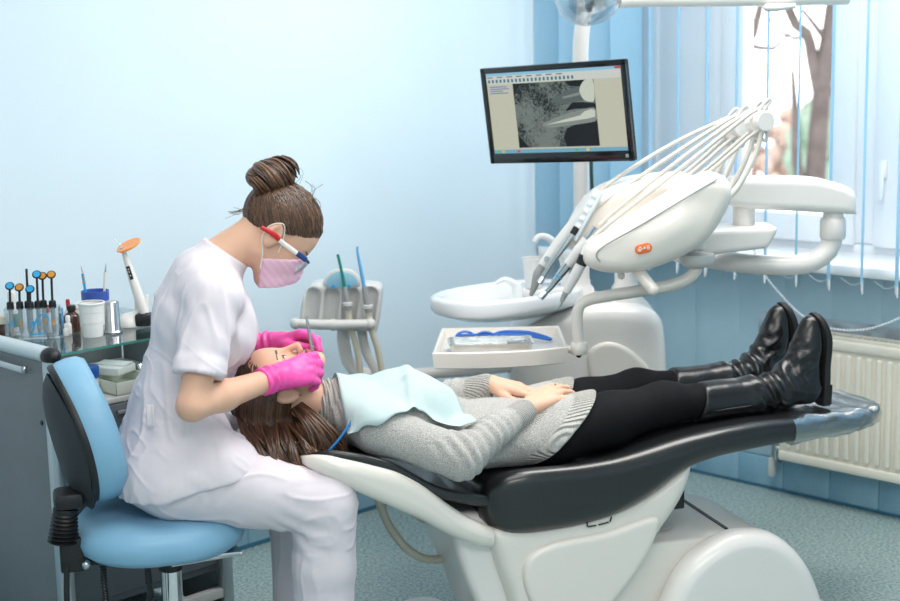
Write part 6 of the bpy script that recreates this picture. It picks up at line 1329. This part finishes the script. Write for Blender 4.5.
o_ = mb(g, 'info_lines', scr('screen_blue_text', rgb(70, 100, 190), 0.8), screen); o_['kind'] = 'stuff'
for nm, x0, c in (('task_icon', 0.02, (90, 190, 90)), ('task_icon', 0.06, (220, 180, 60)), ('task_icon', 0.18, (210, 70, 70)), ('task_icon', 0.62, (80, 170, 110)), ('task_icon', 0.70, (220, 200, 90))): sp_(nm, x0, x0+0.022, 0.962, 0.992, scr('screen_icon_%d' % c[0], rgb(*c), 0.8), 0.0004)
# x-ray picture: grainy bone, two long teeth with bright fillings, dark gaps
XR = bpy.data.materials.new('xray_bone'); XR.use_nodes = True; nt = XR.node_tree; nt.nodes.clear()
o_ = nt.nodes.new('ShaderNodeOutputMaterial'); em = nt.nodes.new('ShaderNodeEmission'); tc = nt.nodes.new('ShaderNodeTexCoord'); n1 = nt.nodes.new('ShaderNodeTexNoise'); n1.inputs['Scale'].default_value = 120; n1.inputs['Detail'].default_value = 6; n1.inputs['Distortion'].default_value = 1.2
n2 = nt.nodes.new('ShaderNodeTexNoise'); n2.inputs['Scale'].default_value = 9; ad = nt.nodes.new('ShaderNodeMath'); ad.operation = 'ADD'; rp = nt.nodes.new('ShaderNodeValToRGB'); rp.color_ramp.elements[0].position = 0.75; rp.color_ramp.elements[0].color = rgb(44, 54, 56); rp.color_ramp.elements[1].position = 1.25; rp.color_ramp.elements[1].color = rgb(118, 128, 124)
mp = nt.nodes.new('ShaderNodeMath'); mp.operation = 'MULTIPLY'; mp.inputs[1].default_value = 0.9
for a, b in ((tc.outputs['Object'], n1.inputs['Vector']), (tc.outputs['Object'], n2.inputs['Vector']), (n1.outputs['Fac'], ad.inputs[0]), (n2.outputs['Fac'], ad.inputs[1]), (ad.outputs[0], mp.inputs[0]), (mp.outputs[0], rp.inputs['Fac']), (rp.outputs['Color'], em.inputs['Color']), (em.outputs[0], o_.inputs['Surface'])): nt.links.new(a, b)
rp.color_ramp.elements[1].position = 1.0; em.inputs['Strength'].default_value = 0.8
XX0, XX1, XY0, XY1 = 0.20, 0.80, 0.14, 0.935
sp_('xray_picture', XX0, XX1, XY0, XY1, XR, 0.0004)
def xp(name, pts, m, lift):
    w, h = SW*(XX1-XX0), SH*(XY1-XY0); x0 = -SW/2+SW*XX0; z0 = SZ+SH/2-SH*XY0
    g = G(); g.prism([(x0+w*a, z0-h*b) for a, b in pts], 0.0004, 'Y', 0, M=MM @ Matrix.Translation((0, 0.001-lift, 0))); return mb(g, name, m, screen)
DK = scr('xray_dark', rgb(14, 18, 22), 0.8); TOOTH = scr('xray_tooth', rgb(128, 136, 130), 0.8); BRT = scr('xray_bright', rgb(196, 202, 186), 0.8); ROOT = scr('xray_root', rgb(86, 96, 96), 0.8)
xp('dark_corner', [(0, 0), (0.10, 0), (0, 0.20)], DK, 0.0009); xp('dark_corner', [(0, 0.80), (0.13, 1.0), (0, 1.0)], DK, 0.0009)
xp('dark_gap', [(0.62, 0.72), (0.75, 0.66), (1, 0.63), (1, 1), (0.60, 1), (0.57, 0.86)], DK, 0.0009)
xp('dark_gap', [(0.72, 0.33), (0.84, 0.33), (1, 0.36), (1, 0.45), (0.86, 0.43), (0.74, 0.43), (0.62, 0.46)], DK, 0.0009); xp('dark_gap', [(0.66, 0.0), (0.9, 0.0), (0.86, 0.10), (0.7, 0.08)], DK, 0.0009)
xp('tooth', smooth_outline([(0.33, 0.64), (0.55, 0.53), (0.80, 0.45), (0.97, 0.42), (1.0, 0.50), (0.98, 0.62), (0.80, 0.66), (0.55, 0.69), (0.40, 0.70)], 3), TOOTH, 0.0011)
xp('tooth', smooth_outline([(0.45, 0.30), (0.62, 0.18), (0.80, 0.10), (0.90, 0.12), (0.90, 0.28), (0.78, 0.32), (0.60, 0.34)], 3), ROOT, 0.0011)
xp('crown', smooth_outline([(0.82, 0.16), (0.88, 0.02), (0.99, 0.0), (0.99, 0.30), (0.93, 0.33), (0.86, 0.29)], 3), BRT, 0.0013)
xp('filling', [(0.37, 0.655), (0.60, 0.585), (0.80, 0.53), (0.86, 0.47), (0.95, 0.44), (0.985, 0.47), (0.98, 0.56), (0.88, 0.585), (0.62, 0.62)], BRT, 0.0013)
xp('filling', [(0.60, 0.24), (0.82, 0.18), (0.84, 0.22), (0.62, 0.27)], TOOTH, 0.0013)
pc = Vector((0.453, 5.08, 1.487))-Vector(mon.location); mc = MM @ Vector((0, 0.05, 0))
g = G(); g.box((0, 0.085, 0), (0.10, 0.06, 0.10), 0.015, M=MM); g.tube([tuple(MM @ Vector((0, 0.05, 0))), tuple(MM @ Vector((0, 0.14, 0))), tuple(pc+Vector((-0.05, -0.12, 0))), tuple(pc+Vector((0, -0.03, 0)))], 0.018, 12); g.tube([tuple(pc+Vector((0, 0, -0.04))), tuple(pc+Vector((0, 0, 0.04)))], 0.034, 18); g.build('bracket', WHITE_PL, mon)
# ---- operating lamp above
lamp = thing('operating_lamp', 'dental operating lamp with a clear dome at the top edge of the picture', 'lamp', (0.45, 4.85, 1.80))
DOME = bpy.data.materials.new('clear_dome'); DOME.use_nodes = True; clear_mat(DOME, (0.90, 0.93, 0.95, 1), 0.16, 0.04)
LM = Matrix.Translation((0.455, 4.86, 1.865)) @ Matrix.Rotation(math.radians(-12), 4, 'Y') @ Matrix.Rotation(math.radians(8), 4, 'X')
g = G(); g.lathe([(0, -0.112), (0.04, -0.107), (0.075, -0.088), (0.098, -0.06), (0.108, -0.02), (0.108, 0.03), (0.104, 0.03), (0.104, -0.018), (0.094, -0.057), (0.072, -0.084), (0.04, -0.103), (0, -0.108)], 36, LM, False); at(g, 'clear_dome', DOME, lamp, 60)
g = G(); g.lathe([(0, 0.075), (0.06, 0.07), (0.11, 0.045), (0.118, 0.02), (0.112, 0.015), (0.09, 0.02), (0.05, 0.035), (0, 0.04)], 36, LM); at(g, 'lamp_shell', WHITE_PL, lamp)
g = G(); g.lathe([(0.0, -0.072), (0.012, -0.070), (0.018, -0.055), (0.014, -0.03), (0.012, 0.04)], 18, LM); at(g, 'bulb_holder', STEEL, lamp)
WARM = mat('warm_lamp_core', rgb(250, 235, 215), 0.3, emit=(1.0, 0.86, 0.70, 1), estr=4.0)
g = G(); g.lathe([(0, -0.05), (0.016, -0.048), (0.024, -0.03), (0.016, -0.012), (0, -0.01)], 18, LM @ Matrix.Translation((0.045, -0.02, 0.0))); at(g, 'lamp_core', WARM, lamp)
g = G(); g.lathe([(0.028, -0.06), (0.034, -0.052), (0.034, 0.02), (0.028, 0.03)], 18, LM @ Matrix.Translation((0.045, -0.02, 0.0)), False); at(g, 'inner_tube', CERAMIC, lamp)
g = G(); g.tube([(0.555, 4.86, 1.835), (0.62, 4.87, 1.838), (0.80, 4.88, 1.836), (1.05, 4.9, 1.834), (1.30, 4.92, 1.834)], 0.030, 18); at(g, 'lamp_arm', WHITE_PL, lamp, 70)
g = G(); g.tube([(1.02, 4.868, 1.802), (1.03, 4.868, 1.800), (1.06, 4.868, 1.799), (1.12, 4.87, 1.803)], [0.008, 0.013, 0.013, 0.008], 12); at(g, 'arm_joint', GREY_PL, lamp)
g = G(); g.tube([(0.545, 4.86, 1.836), (0.60, 4.866, 1.838)], [0.022, 0.031], 18); at(g, 'arm_neck', WHITE_PL, lamp)
